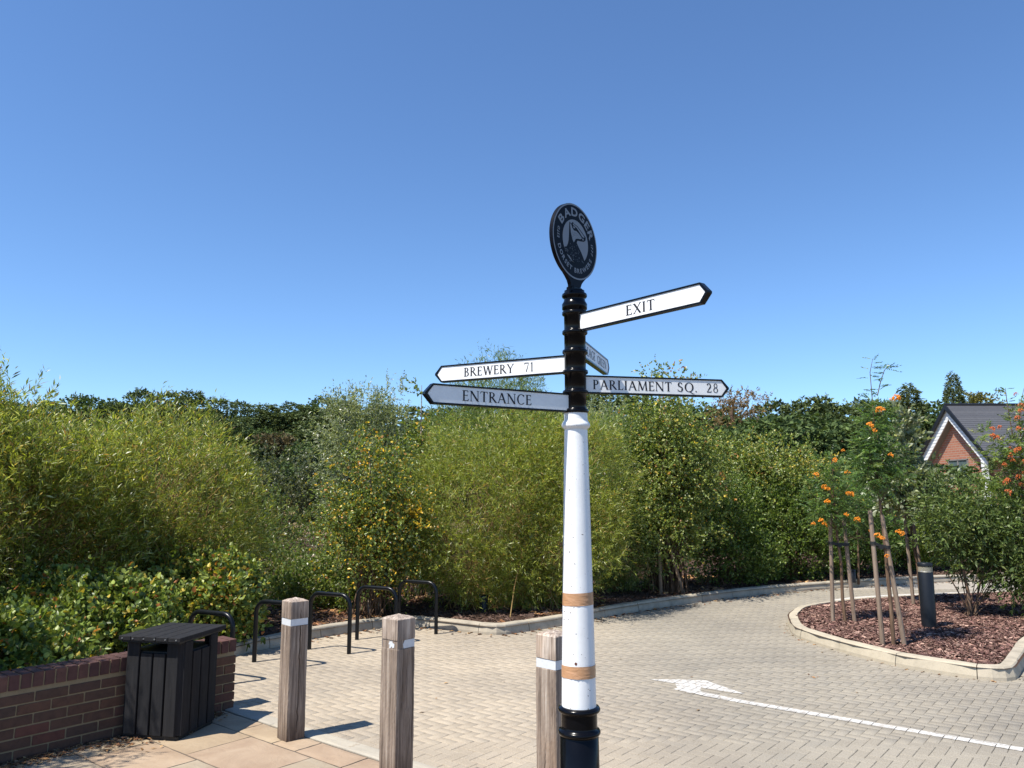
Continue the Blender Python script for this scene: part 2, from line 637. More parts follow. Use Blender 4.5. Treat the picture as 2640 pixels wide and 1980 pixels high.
def house_brick():
    m, nt, b = nodes('orange_red_house_brick')
    tc = nt.nodes.new('ShaderNodeTexCoord').outputs['Object']
    sep = nt.nodes.new('ShaderNodeSeparateXYZ')
    nt.links.new(tc, sep.inputs[0])
    cmb = nt.nodes.new('ShaderNodeCombineXYZ')
    nt.links.new(sep.outputs[1], cmb.inputs[0]); nt.links.new(sep.outputs[2], cmb.inputs[1])
    bt = nt.nodes.new('ShaderNodeTexBrick')
    bt.inputs['Scale'].default_value = 1.0
    bt.inputs['Brick Width'].default_value = 0.45
    bt.inputs['Row Height'].default_value = 0.15
    bt.inputs['Mortar Size'].default_value = 0.018
    bt.inputs['Color1'].default_value = (0.34, 0.115, 0.065, 1)
    bt.inputs['Color2'].default_value = (0.42, 0.17, 0.10, 1)
    bt.inputs['Mortar'].default_value = (0.36, 0.27, 0.21, 1)
    nt.links.new(cmb.outputs[0], bt.inputs['Vector'])
    nt.links.new(bt.outputs['Color'], b.inputs['Base Color'])
    b.inputs['Roughness'].default_value = 0.9
    return m


M['house_brick'] = house_brick()
M['mulch'] = ground_material('dark_bark_mulch_bed', [(0.3, (0.055, 0.032, 0.024)), (0.6, (0.10, 0.062, 0.046)), (0.8, (0.15, 0.10, 0.075))], 3, 45)
M['ground'] = ground_material('dry_grass_ground', [(0.3, (0.07, 0.075, 0.03)), (0.5, (0.20, 0.15, 0.08)), (0.7, (0.28, 0.20, 0.12))], 0.25, 6)
M['chip'] = tint_material('bark_chip')
M['leaf'] = leaf_material('green_leaf')
M['leaf_gloss'] = leaf_material('glossy_leaf', 0.26, 0.42, 0.4)
M['needle'] = leaf_material('dark_needles', 0.14, 0.8, 0.06)
M['berry'] = simple('orange_rowan_berry', (0.80, 0.27, 0.012), 0.35, var=0.2, vscale=30)
M['berry_red'] = simple('red_orange_rowan_berry', (0.55, 0.13, 0.03), 0.35, var=0.25, vscale=30)
M['tie'] = simple('black_rubber_tie', (0.012, 0.012, 0.012), 0.6)

# ------------------------------------------------------------------ plan outlines (metres)
PATH_BED = [on_ground(*p) for p in [(560, 1712), (622, 1688), (720, 1667), (799, 1649), (900, 1632), (993, 1619), (1082, 1617), (1200, 1630), (1262, 1637)]]
corner = [on_ground(*p) for p in [(1300, 1637), (1340, 1631)]]
PATH_ROAD = [on_ground(*p) for p in [(1380, 1625), (1447, 1614), (1532, 1597), (1643, 1577), (1760, 1559), (1900, 1540), (2020, 1528), (2145, 1518), (2300, 1508), (2473, 1499), (2640, 1492)]]
_e = np.array(PATH_ROAD[-1]); _d = _e - np.array(PATH_ROAD[-2]); _d /= np.linalg.norm(_d)
PATH_FULL = [(-4.2, 6.6), (-3.6, 7.45)] + PATH_BED[1:] + corner + PATH_ROAD + [tuple(_e + _d * 4), tuple(_e + _d * 9 + np.array([0, -0.6])), tuple(_e + _d * 16 + np.array([0, -2.0]))]

ISL_NEAR = [on_ground(*p) for p in [(2031, 1607), (2035, 1622), (2050, 1641), (2110, 1664), (2200, 1690), (2333, 1722), (2513, 1751), (2575, 1756)]]
ISL_FAR = [on_ground(*p, 0.12) for p in [(2034, 1578), (2054, 1564), (2096, 1555.5), (2200, 1543), (2354, 1533), (2473, 1528), (2640, 1521)]]
ISL_TURN = [on_ground(2600, 1756), on_ground(2622, 1750)]
_p = np.array(ISL_TURN[-1])
ISL_BACK = [tuple(_p + np.array(AX1) * 0.8), tuple(_p + np.array(AX1) * 1.8), tuple(_p + np.array(AX1) * 4.0 + np.array([0.3, 0]))]
_q = ISL_FAR[-1]
ISLAND = ISL_NEAR + ISL_TURN + ISL_BACK + [(12.2, 12.9), (11.5, 14.6)] + ISL_FAR[::-1]


def resample(path, step):
    P = np.array(path, dtype=float)
    # Catmull-Rom smoothing
    out = []
    n = len(P)
    for i in range(n - 1):
        p0 = P[max(i - 1, 0)]; p1 = P[i]; p2 = P[i + 1]; p3 = P[min(i + 2, n - 1)]
        for t in np.linspace(0, 1, 12, endpoint=False):
            out.append(0.5 * ((2 * p1) + (-p0 + p2) * t + (2 * p0 - 5 * p1 + 4 * p2 - p3) * t ** 2 + (-p0 + 3 * p1 - 3 * p2 + p3) * t ** 3))
    out.append(P[-1])
    out = np.array(out)
    L = np.concatenate([[0], np.cumsum(np.linalg.norm(np.diff(out, axis=0), axis=1))])
    s = np.arange(0, L[-1], step)
    return np.stack([np.interp(s, L, out[:, 0]), np.interp(s, L, out[:, 1])], axis=1)


def in_poly(P, poly):
    x, y = P[:, 0], P[:, 1]
    inside = np.zeros(len(P), bool)
    n = len(poly)
    j = n - 1
    for i in range(n):
        xi, yi = poly[i]; xj, yj = poly[j]
        with np.errstate(divide='ignore', invalid='ignore'):
            c = ((yi > y) != (yj > y)) & (x < (xj - xi) * (y - yi) / (yj - yi + 1e-12) + xi)
        inside ^= c
        j = i
    return inside


def inset(poly_line, d):
    P = np.array(poly_line); T = np.gradient(P, axis=0); T /= np.linalg.norm(T, axis=1)[:, None]
    return P + np.stack([-T[:, 1], T[:, 0]], axis=1) * d


isl_line = [ISL_FAR[6], ISL_FAR[5], ISL_FAR[4], ISL_FAR[3], ISL_FAR[2], ISL_FAR[1], ISL_FAR[0]] + ISL_NEAR + ISL_TURN + ISL_BACK
isl_rs = resample(isl_line, 0.15)
BED_LINE = [tuple(p) for p in resample(PATH_FULL, 0.15)]
BED_POLY = BED_LINE + [(40, 24), (40, 30), (-18, 30), (-18, 2.0), (-7.0, 2.0)]
WALL_B = -6.22          # front face of the brick wall along the second paving axis
WALL_END = 3.9
WALL_H = 0.575

# ------------------------------------------------------------------ ground, road, flags
rng = np.random.default_rng(7)


def ngon(name, poly, z, mat, parent=None, **kw):
    bm = bmesh.new()
    vs = [bm.verts.new((p[0], p[1], z)) for p in poly]
    f = bm.faces.new(vs)
    f.normal_update()
    if f.normal.z < 0: f.normal_flip()
    bmesh.ops.triangulate(bm, faces=bm.faces[:])
    me = bpy.data.meshes.new(name)
    bm.to_mesh(me); bm.free()
    return link(name, me, mat, parent, **kw)


def smooth01(a, b, x):
    t = np.clip((x - a) / (b - a), 0, 1)
    return t * t * (3 - 2 * t)


def terrain_h(x, y):
    h = -0.06 + smooth01(45, 120, y) * 6.0 + smooth01(60, 150, y) * 2.0 * np.sin(x * 0.02 + 1.0)
    return h


gx = np.concatenate([np.linspace(-1500, -160, 10), np.linspace(-150, 150, 61), np.linspace(160, 1500, 10)])
gy = np.concatenate([np.linspace(-60, 0, 6), np.linspace(5, 200, 60), np.linspace(220, 2500, 12)])
GX, GY = np.meshgrid(gx, gy)
GZ = terrain_h(GX, GY)
V = np.stack([GX.ravel(), GY.ravel(), GZ.ravel()], axis=1)
nx, ny = len(gx), len(gy)
I = np.arange((ny - 1) * nx).reshape(ny - 1, nx)[:, :-1].ravel()
F = np.stack([I, I + 1, I + 1 + nx, I + nx], axis=1)
ground = link('ground', np_mesh('ground', V, F, smooth=True), M['ground'], kind='structure')

road = ngon('road', [(-6, -4), (60, -4), (60, 24), (30, 21), (14, 19.5), (9, 17.2), (0, 15), (-6, 12)], -0.0075, M['joint'], kind='structure')
ngon('road_surface', [(-1.0, 14.6), (30, 14.6), (60, 14.0), (60, 23.9), (30, 20.9), (14, 19.3), (8.5, 17.0), (0, 14.9)], -0.003, M['road_far'], road)

ngon('mulch_bed', BED_POLY, 0.10, M['mulch'], kind='structure')
ngon('island_bed', ISLAND, 0.112, M['mulch'], kind='structure')


# --- block pavers, herringbone
w = 0.084

def paver_mesh(seed):
    r = random.Random(seed)
    L, W, T = 2 * w - 0.0025, w - 0.0025, 0.010
    c = 0.0032
    hx, hy = L / 2, W / 2
    dz = r.uniform(-0.0008, 0.0008)
    V = [(-hx, -hy, -T), (hx, -hy, -T), (hx, hy, -T), (-hx, hy, -T),
         (-hx, -hy, -c * 0.9), (hx, -hy, -c * 0.9), (hx, hy, -c * 0.9), (-hx, hy, -c * 0.9),
         (-hx + c, -hy + c, dz), (hx - c, -hy + c, dz), (hx - c, hy - c, dz), (-hx + c, hy - c, dz)]
    F = [(8, 9, 10, 11)]
    for i in range(4):
        j = (i + 1) % 4
        F.append((4 + i, 4 + j, 8 + j, 8 + i))
        F.append((i, j, 4 + j, 4 + i))
    return V, F


PAVE_LIMIT_A = 3.965
paver_pos = []
for i in range(-180, 310):
    for j in range(-310, 180):
        k = (i - j) % 4
        # herringbone: a horizontal paver starts on cells with k==0, a vertical one on cells with k==2
        if k == 0:
            cx, cy, rot = (i + 1) * w, (j + 0.5) * w, 0
        elif k == 3:
            cx, cy, rot = (i + 0.5) * w, (j + 1.0) * w, 1
        else:
            continue
        paver_pos.append((cx, cy, rot))
PP = np.array(paver_pos)
A_, B_ = PP[:, 0], PP[:, 1]
X_ = A_ * AX1[0] + B_ * AX2[0]
Y_ = A_ * AX1[1] + B_ * AX2[1]
keep = (Y_ > 3.6) & (Y_ < 14.9) & (np.abs(X_) < Y_ * 0.74 + 1.2) & (A_ > PAVE_LIMIT_A - 0.06)
XY = np.stack([X_, Y_], axis=1)
keep &= ~in_poly(XY, [tuple(p) for p in inset(BED_LINE, 0.10)] + BED_POLY[len(BED_LINE):])
keep &= ~in_poly(XY, [tuple(p) for p in inset(isl_rs, 0.10)] + [(12.2, 12.9), (11.5, 14.6)])
# right hand edge of the paving where sandstone starts again
PP = PP[keep]; XY = XY[keep]
PA = math.atan2(AX1[1], AX1[0])
order = np.argsort(XY[:, 1] + 0.0 * XY[:, 0])
vis = [k for k in order if abs(XY[k, 0]) < 0.655 * XY[k, 1] + 0.02 and XY[k, 1] > 5.12]
near = vis[:290]
nearset = set(near)
pv = [paver_mesh(s) for s in range(3)]
pmesh = []
for (V_, F_) in pv:
    me = bpy.data.meshes.new('paver')
    me.from_pydata(V_, [], F_)
    me.materials.append(M['paver'])
    pmesh.append(me)
for k in near:
    o = bpy.data.objects.new('paver', pmesh[k % 3])
    COL.objects.link(o)
    o.parent = road
    o.location = (XY[k, 0], XY[k, 1], rng.uniform(-0.0012, 0.0008))
    o.rotation_euler = (rng.normal(0, 0.0025), rng.normal(0, 0.0025), PA + (math.pi / 2 if PP[k, 2] else 0) + rng.normal(0, 0.003))
rest = [k for k in range(len(PP)) if k not in nearset]
v0 = np.array(pv[0][0]); f0 = np.array(pv[0][1])
n = len(rest)
ang = PA + PP[rest, 2] * math.pi / 2 + rng.normal(0, 0.003, n)
ca, sa = np.cos(ang)[:, None], np.sin(ang)[:, None]
tx = rng.normal(0, 0.0025, n)[:, None]; ty = rng.normal(0, 0.0025, n)[:, None]
vx = v0[None, :, 0] * ca - v0[None, :, 1] * sa + XY[rest, 0][:, None]
vy = v0[None, :, 0] * sa + v0[None, :, 1] * ca + XY[rest, 1][:, None]
vz = v0[None, :, 2] + tx * v0[None, :, 0] + ty * v0[None, :, 1] + rng.uniform(-0.0012, 0.0008, n)[:, None]
VV = np.stack([vx, vy, vz], axis=2).reshape(-1, 3)
FF = (f0[None] + (np.arange(n) * len(v0))[:, None, None]).reshape(-1, 4)
pm = np_mesh('pavers', VV, FF, rnd=np.repeat(rng.random(n), len(v0)))
link('paver', pm, M['paver'], road, kind='stuff')


# --- painted line and arrow: paint lies on the blocks, the joints stay open
def clip_poly(subject, clipper):
    out = subject
    n = len(clipper)
    for i in range(n):
        a, b = clipper[i], clipper[(i + 1) % n]
        inp, out = out, []
        if not inp: break
        def side(p): return (b[0] - a[0]) * (p[1] - a[1]) - (b[1] - a[1]) * (p[0] - a[0])
        s = inp[-1]
        for e in inp:
            se, ss = side(e), side(s)
            if (se >= 0) != (ss >= 0):
                t = ss / (ss - se)
                out.append((s[0] + (e[0] - s[0]) * t, s[1] + (e[1] - s[1]) * t))
            if se >= 0: out.append(e)
            s = e
    return out


def ccw(poly):
    a = sum(poly[i][0] * poly[(i + 1) % len(poly)][1] - poly[(i + 1) % len(poly)][0] * poly[i][1] for i in range(len(poly)))
    return poly if a > 0 else poly[::-1]


def paint_on_blocks(polys, name, **kw):
    mb = MB()
    c = 0.0033
    c = 0.0015
    hx, hy = w - 0.00125 - c, w / 2 - 0.00125 - c
    for zi, poly in enumerate(polys):
        poly = ccw(poly)
        cx = np.mean([p[0] for p in poly]); cy = np.mean([p[1] for p in poly])
        rad = max(math.hypot(p[0] - cx, p[1] - cy) for p in poly) + 0.2
        for k in range(len(PP)):
            x, y = XY[k]
            if math.hypot(x - cx, y - cy) > rad: continue
            a = PA + (math.pi / 2 if PP[k, 2] else 0)
            ca, sa = math.cos(a), math.sin(a)
            rect = [(x + px * ca - py * sa, y + px * sa + py * ca) for px, py in ((-hx, -hy), (hx, -hy), (hx, hy), (-hx, hy))]
            q = clip_poly(rect, poly)
            if len(q) >= 3:
                mb.add([(p[0], p[1], 0.0032 + 0.0006 * zi) for p in q], [tuple(range(len(q)))])
    return mb.build(name, M['paint'], None, **kw)


def G(u, v): return on_ground(u, v)


line_c = [G(1744, 1775), G(1900, 1807), G(2640, 1934), G(3000, 1990)]
pl = []
for a, b in zip(line_c[:-1], line_c[1:]):
    d = np.array(b) - np.array(a); d /= np.linalg.norm(d)
    nn = np.array([-d[1], d[0]]) * 0.05
    a, b = np.array(a), np.array(b)
    pl.append([tuple(a - nn), tuple(b - nn), tuple(b + nn), tuple(a + nn)])
paint_on_blocks(pl, 'painted_line', label='worn white painted line crossing the block paving to the lower right', cat='road marking')
Z = lambda p: G(1640 + p[0] / 6.9125, 1730 + p[1] / 6.9125)
arrow = [[Z((225, 150)), Z((880, 156)), Z((900, 240)), Z((560, 205))],
         [Z((560, 152)), Z((1240, 172)), Z((1150, 300)), Z((900, 290))],
         [Z((1240, 172)), Z((1600, 300)), Z((1500, 360)), Z((1150, 300))],
         [Z((1600, 300)), Z((1940, 418)), Z((1740, 397)), Z((1500, 360))],
         [Z((700, 235)), Z((905, 245)), Z((1150, 300)), Z((1150, 400)), Z((960, 405)), Z((740, 345))],
         [Z((900, 370)), Z((1150, 392)), Z((1500, 440)), Z((1440, 495)), Z((1180, 450))]]
paint_on_blocks(arrow, 'painted_arrow', label='faded white arrowhead painted on the blocks above the line end', cat='road arrow')
# narrow white line hugging the far side of the island
far_line = [np.array(on_ground(*p)) for p in [(2150, 1548), (2200, 1541.5), (2280, 1536), (2375, 1532), (2470, 1528.5), (2640, 1523)]]
fl = MB()
for a, b in zip(far_line[:-1], far_line[1:]):
    d = (b - a) / np.linalg.norm(b - a); nn = np.array([-d[1], d[0]]) * 0.06
    fl.add([(*(a - nn), 0.004), (*(b - nn), 0.004), (*(b + nn), 0.004), (*(a + nn), 0.004)], [(0, 1, 2, 3)])
fl.build('painted_line', M['paint'], None, label='narrow white line on the far bend behind the staked trees', cat='road marking')

# --- sandstone flags and edging band
terrace = ngon('terrace', [loc(3.965, -6.5)[:2], loc(3.965, 0.5)[:2], loc(-3.5, 0.5)[:2], loc(-3.5, -6.5)[:2]], -0.008, M['mortar'], kind='structure')
rr = random.Random(3)


def slab(name, a0, a1, b0, b1, mat, parent, z=0.0, g=0.006, t=0.04):
    cx, cy = (a0 + a1) / 2, (b0 + b1) / 2
    mb = MB()
    da, db = (a1 - a0) / 2 - g, (b1 - b0) / 2 - g
    nA, nB = 7, 9
    P = []
    for i in range(nA):
        for j in range(nB):
            ea = da * (2 * i / (nA - 1) - 1); eb = db * (2 * j / (nB - 1) - 1)
            if i in (0, nA - 1): ea += rr.uniform(-0.003, 0.003)
            if j in (0, nB - 1): eb += rr.uniform(-0.003, 0.003)
            edge = i in (0, nA - 1) or j in (0, nB - 1)
            P.append((ea, eb, -0.004 - rr.uniform(0, 0.002) if edge else rr.uniform(-0.0012, 0.0012)))
    F_ = []
    for i in range(nA - 1):
        for j in range(nB - 1):
            F_.append((i * nB + j, (i + 1) * nB + j, (i + 1) * nB + j + 1, i * nB + j + 1))
    rim = [i * nB for i in range(nA)] + [(nA - 1) * nB + j for j in range(1, nB)] + [i * nB + nB - 1 for i in range(nA - 2, -1, -1)] + [j for j in range(nB - 2, 0, -1)]
    base = len(P)
    for r_ in rim: P.append((P[r_][0], P[r_][1], -t))
    for q in range(len(rim)):
        q2 = (q + 1) % len(rim)
        F_.append((rim[q], base + q, base + q2, rim[q2]))
    mb.add([(p[0] * AX1[0] + p[1] * AX2[0], p[0] * AX1[1] + p[1] * AX2[1], p[2]) for p in P], F_)
    c = loc(cx, cy, z)
    me = mb.mesh(name)
    bm = bmesh.new(); bm.from_mesh(me); bmesh.ops.recalc_face_normals(bm, faces=bm.faces[:]); bm.to_mesh(me); bm.free()
    o = link(name, me, mat, parent, c, (rr.uniform(-0.003, 0.003), rr.uniform(-0.003, 0.003), 0))
    return o


for b0 in np.arange(-7.4, -0.2, 0.92):
    slab('edging_stone', 3.815, 3.965, b0, b0 + 0.92, M['edging'], terrace, 0.005, 0.0015)
slab('flagstone', 3.565, 3.81, -7.1, -6.42, M['flag'], terrace)
for b0, b1 in zip([-6.42, -5.64, -5.17, -4.89, -4.37, -3.75, -3.1, -2.4, -1.7], [-5.64, -5.17, -4.89, -4.37, -3.75, -3.1, -2.4, -1.7, -0.9]):
    slab('flagstone', 3.565, 3.81, b0, b1, M['flag'], terrace)
for a0, a1, cuts in [(3.04, 3.565, [-6.21, -5.43, -4.69, -4.1, -3.3, -2.5, -1.7, -0.9]),
                     (2.56, 3.04, [-6.21, -5.9, -5.27, -4.55, -3.9, -3.1, -2.3, -1.5]),
                     (1.95, 2.56, [-6.21, -5.5, -4.8, -4.0, -3.3, -2.5, -1.6]),
                     (1.4, 1.95, [-6.21, -5.8, -5.0, -4.3, -3.5, -2.7, -1.9])]:
    for b0, b1 in zip(cuts[:-1], cuts[1:]):
        slab('flagstone', a0, a1, b0, b1, M['flag'], terrace)
# small area of sandstone past the island corner
foot = empty('footway', kind='structure')
c0 = np.array(ISL_TURN[-1])
a_i = float(c0 @ AX1); b_i = float(c0 @ AX2)
for q in range(5):
    slab('flagstone', a_i + 0.02 + q * 0.6, a_i + 0.62 + q * 0.6, b_i + 0.05, b_i + 0.75, M['flag'], foot)

# --- kerbs
KP = [(0.0, -0.05), (0.0, 0.03), (0.022, 0.115), (0.034, 0.127), (0.13, 0.13), (0.13, -0.05)]   # (distance back, height)


def kerb_run(name, path, length, inside, mat_pick, seed, **kw):
    """path runs with the planted side on the left when inside=1"""
    parent = empty(name, **kw)
    r = random.Random(seed)
    P = resample(path, length / 6)
    T = np.gradient(P, axis=0); T /= np.linalg.norm(T, axis=1)[:, None]
    N = np.stack([-T[:, 1], T[:, 0]], axis=1) * inside
    i = 0
    while i + 6 < len(P):
        mb = MB()
        c = P[i + 3]
        Vv = []
        ks = [i, i + 1, i + 2, i + 3, i + 4, i + 5, i + 6]
        dz = r.uniform(-0.003, 0.003)
        dn = r.uniform(-0.003, 0.003)
        for q, kk in enumerate(ks):
            p = P[kk].copy()
            if q == 0: p = p + T[kk] * 0.004
            if q == 6: p = p - T[kk] * 0.004
            chip = 0.004 if q in (0, 6) else 0
            for (d, h) in KP:
                dd = d + dn + (chip if d < 0.03 else 0)
                pt = p + N[kk] * dd
                Vv.append((pt[0] - c[0], pt[1] - c[1], h + (dz - (chip if h > 0.1 else 0) if h > 0.02 else 0)))
        m_ = len(KP)
        F_ = []
        for q in range(6):
            for h in range(m_ - 1):
                a = q * m_ + h
                F_.append((a, a + 1, a + 1 + m_, a + m_) if inside > 0 else (a, a + m_, a + 1 + m_, a + 1))
        F_.append(tuple(range(m_))); F_.append(tuple(reversed(range(6 * m_, 7 * m_))))
        mb.add(Vv, F_)
        me = mb.mesh('kerb_stone')
        bm = bmesh.new(); bm.from_mesh(me); bmesh.ops.recalc_face_normals(bm, faces=bm.faces[:]); bm.to_mesh(me); bm.free()
        link('kerb_stone', me, mat_pick(P[i + 3], r), parent, (c[0], c[1], 0))
        i += 6
    return parent


kerb_run('kerb', PATH_FULL, 0.80, 1, lambda p, r: M['kerb_grey'], 4, kind='structure')
_isl_path = ISLAND[:len(ISL_NEAR)]
kerb_run('island_kerb', isl_line, 0.79, 1, lambda p, r: M['kerb'] if p[0] < 4.7 and p[1] < 13 else M['kerb_grey'], 5, kind='structure')


# --- bark chips and dry leaves as loose stuff
def chips(name, poly, n, zbase, size, palette, seed, box, bias=None, thick=1.0, kind='stuff'):
    r = np.random.default_rng(seed)
    P = np.stack([r.uniform(box[0], box[1], n), r.uniform(box[2], box[3], n)], axis=1)
    k = in_poly(P, poly)
    if bias is not None: k &= bias(P)
    P = P[k]
    n = len(P)
    yaw = r.uniform(0, 2 * math.pi, n)
    L = size * r.lognormal(0, 0.45, n) * 0.5
    W = L * r.uniform(0.10, 0.38, n)
    t1 = r.normal(0, 0.22 * thick, n); t2 = r.normal(0, 0.5 * thick, n)
    z = zbase + r.uniform(0.002, 0.020, n)
    d = np.stack([np.cos(yaw), np.sin(yaw), t1], axis=1)
    s = np.stack([-np.sin(yaw), np.cos(yaw), t2], axis=1)
    c = np.stack([P[:, 0], P[:, 1], z], axis=1)
    j = lambda: r.uniform(0.7, 1.1, n)[:, None]
    V_ = np.stack([c - d * L[:, None] * j() - s * W[:, None] * j(), c + d * L[:, None] * j() - s * W[:, None] * j(),
                   c + d * L[:, None] * j() + s * W[:, None] * j(), c - d * L[:, None] * j() + s * W[:, None] * j()], axis=1)
    pal = np.array(palette)
    col = pal[r.integers(0, len(pal), n)] * r.uniform(0.6, 1.35, n)[:, None]
    me = np_mesh(name, V_.reshape(-1, 3), np.arange(4 * n).reshape(-1, 4), col=np.repeat(col, 4, axis=0))
    return link(name, me, M['chip'], None, kind=kind, label=None)


PAL_CHIP = [(0.20, 0.13, 0.10), (0.14, 0.085, 0.065), (0.26, 0.17, 0.125), (0.09, 0.05, 0.04), (0.33, 0.24, 0.18), (0.17, 0.10, 0.08), (0.07, 0.042, 0.035)]
PAL_DARK = [(0.10, 0.062, 0.045), (0.06, 0.038, 0.03), (0.15, 0.095, 0.07), (0.05, 0.033, 0.026)]
PAL_DRY = [(0.36, 0.19, 0.08), (0.28, 0.13, 0.06), (0.42, 0.26, 0.12), (0.20, 0.09, 0.045)]


BED_IN = [tuple(p) for p in inset(BED_LINE, 0.14)] + BED_POLY[len(BED_LINE):]
o = chips('bark_mulch', BED_IN, 260000, 0.10, 0.034, PAL_DARK + PAL_CHIP[:2], 11, (-5, 14, 6.5, 20), bias=lambda P: P[:, 1] < 0.62 * np.abs(P[:, 0]) + 14.5)
tag(o, label='dark bark chippings over the long planted bed', cat='mulch')
o = chips('bark_mulch', [tuple(p) for p in inset(isl_rs, 0.15)] + [(12.0, 12.9), (11.4, 14.2)], 300000, 0.112, 0.031, [(x[0] * 1.12, x[1] * 1.0, x[2] * 1.04) for x in PAL_CHIP], 12, (3.7, 12.5, 7.6, 15))
tag(o, label='reddish brown bark chippings on the kerbed island', cat='mulch')
o = chips('fallen_leaves', BED_IN, 60000, 0.112, 0.055, PAL_DRY + PAL_CHIP[:2], 13, (-4, 9, 7.5, 16), bias=lambda P: (np.sin(P[:, 0] * 2.1 + 0.5) + np.sin(P[:, 1] * 2.7 + P[:, 0]) > 0.1))
tag(o, label='dry orange leaves scattered on the long bed', cat='fallen leaves')


# litter along the foot of the brick wall and against the kerb
def litter(seed):
    r = np.random.default_rng(seed)
    pts = []
    n = 900
    a = r.uniform(1.8, 3.75, n); b = WALL_B + 0.02 + np.abs(r.normal(0, 0.10, n)) * (1 + 0.8 * (np.abs(a - 3.0) < 0.35))
    for i in range(n): pts.append((*loc(a[i], b[i])[:2], r.uniform(0.002, 0.012), 0.032))
    for q in range(400):   # kerb foot near the corner
        k = r.integers(25, 70)
        p = np.array(BED_LINE[k]); t = np.array(BED_LINE[k + 1]) - p; nn = np.array([t[1], -t[0]]) / np.linalg.norm(t)
        p = p + nn * abs(r.normal(0, 0.10))
        pts.append((p[0], p[1], r.uniform(0.002, 0.01), 0.045))
    for q in range(500):   # kerb foot further along the road
        k = r.integers(70, len(BED_LINE) - 60)
        p = np.array(BED_LINE[k]); t = np.array(BED_LINE[k + 1]) - p; nn = np.array([t[1], -t[0]]) / np.linalg.norm(t)
        p = p + nn * abs(r.normal(0, 0.12))
        pts.append((p[0], p[1], r.uniform(0.002, 0.01), 0.045))
    for q in range(150):
        k = r.integers(40, len(isl_rs) - 5)
        p = isl_rs[k]; t = isl_rs[k + 1] - p; nn = np.array([t[1], -t[0]]) / np.linalg.norm(t)
        p = p + nn * (0.01 + abs(r.normal(0, 0.04)))
        pts.append((p[0], p[1], r.uniform(0.002, 0.006), 0.022))
    for (u, v) in [(1150, 1762), (1088, 1838), (1125, 1802), (1482, 1839), (2085, 1740), (2098, 1748), (2108, 1747), (2092, 1746), (2210, 1787), (2268, 1725), (1783, 1747), (2120, 1683), (2186, 1700), (1555, 1806), (1600, 1700), (1800, 1832), (1300, 1760), (1700, 1880)]:
        p = on_ground(u, v); pts.append((p[0], p[1], 0.006, 0.03))
    pts = np.array(pts); n = len(pts)
    yaw = r.uniform(0, 6.28, n)
    L = pts[:, 3] * r.lognormal(0, 0.35, n) * 0.6; W = L * r.uniform(0.2, 0.6, n)
    d = np.stack([np.cos(yaw), np.sin(yaw), r.normal(0, 0.15, n)], 1); s = np.stack([-np.sin(yaw), np.cos(yaw), r.normal(0, 0.3, n)], 1)
    c = pts[:, :3]
    V_ = np.stack([c - d * L[:, None], c - s * W[:, None] + [0, 0, 0.004], c + d * L[:, None], c + s * W[:, None] + [0, 0, 0.004]], 1)
    pal = np.array(PAL_DRY + [(0.3, 0.2, 0.11), (0.18, 0.10, 0.06)])
    col = pal[r.integers(0, len(pal), n)] * r.uniform(0.5, 1.2, n)[:, None]
    me = np_mesh('leaf_litter', V_.reshape(-1, 3), np.arange(4 * n).reshape(-1, 4), col=np.repeat(col, 4, axis=0))
    link('leaf_litter', me, M['chip'], None, kind='stuff', label='dry curled leaves and twigs drifted along wall foot and kerbs', cat='leaf litter')


litter(21)

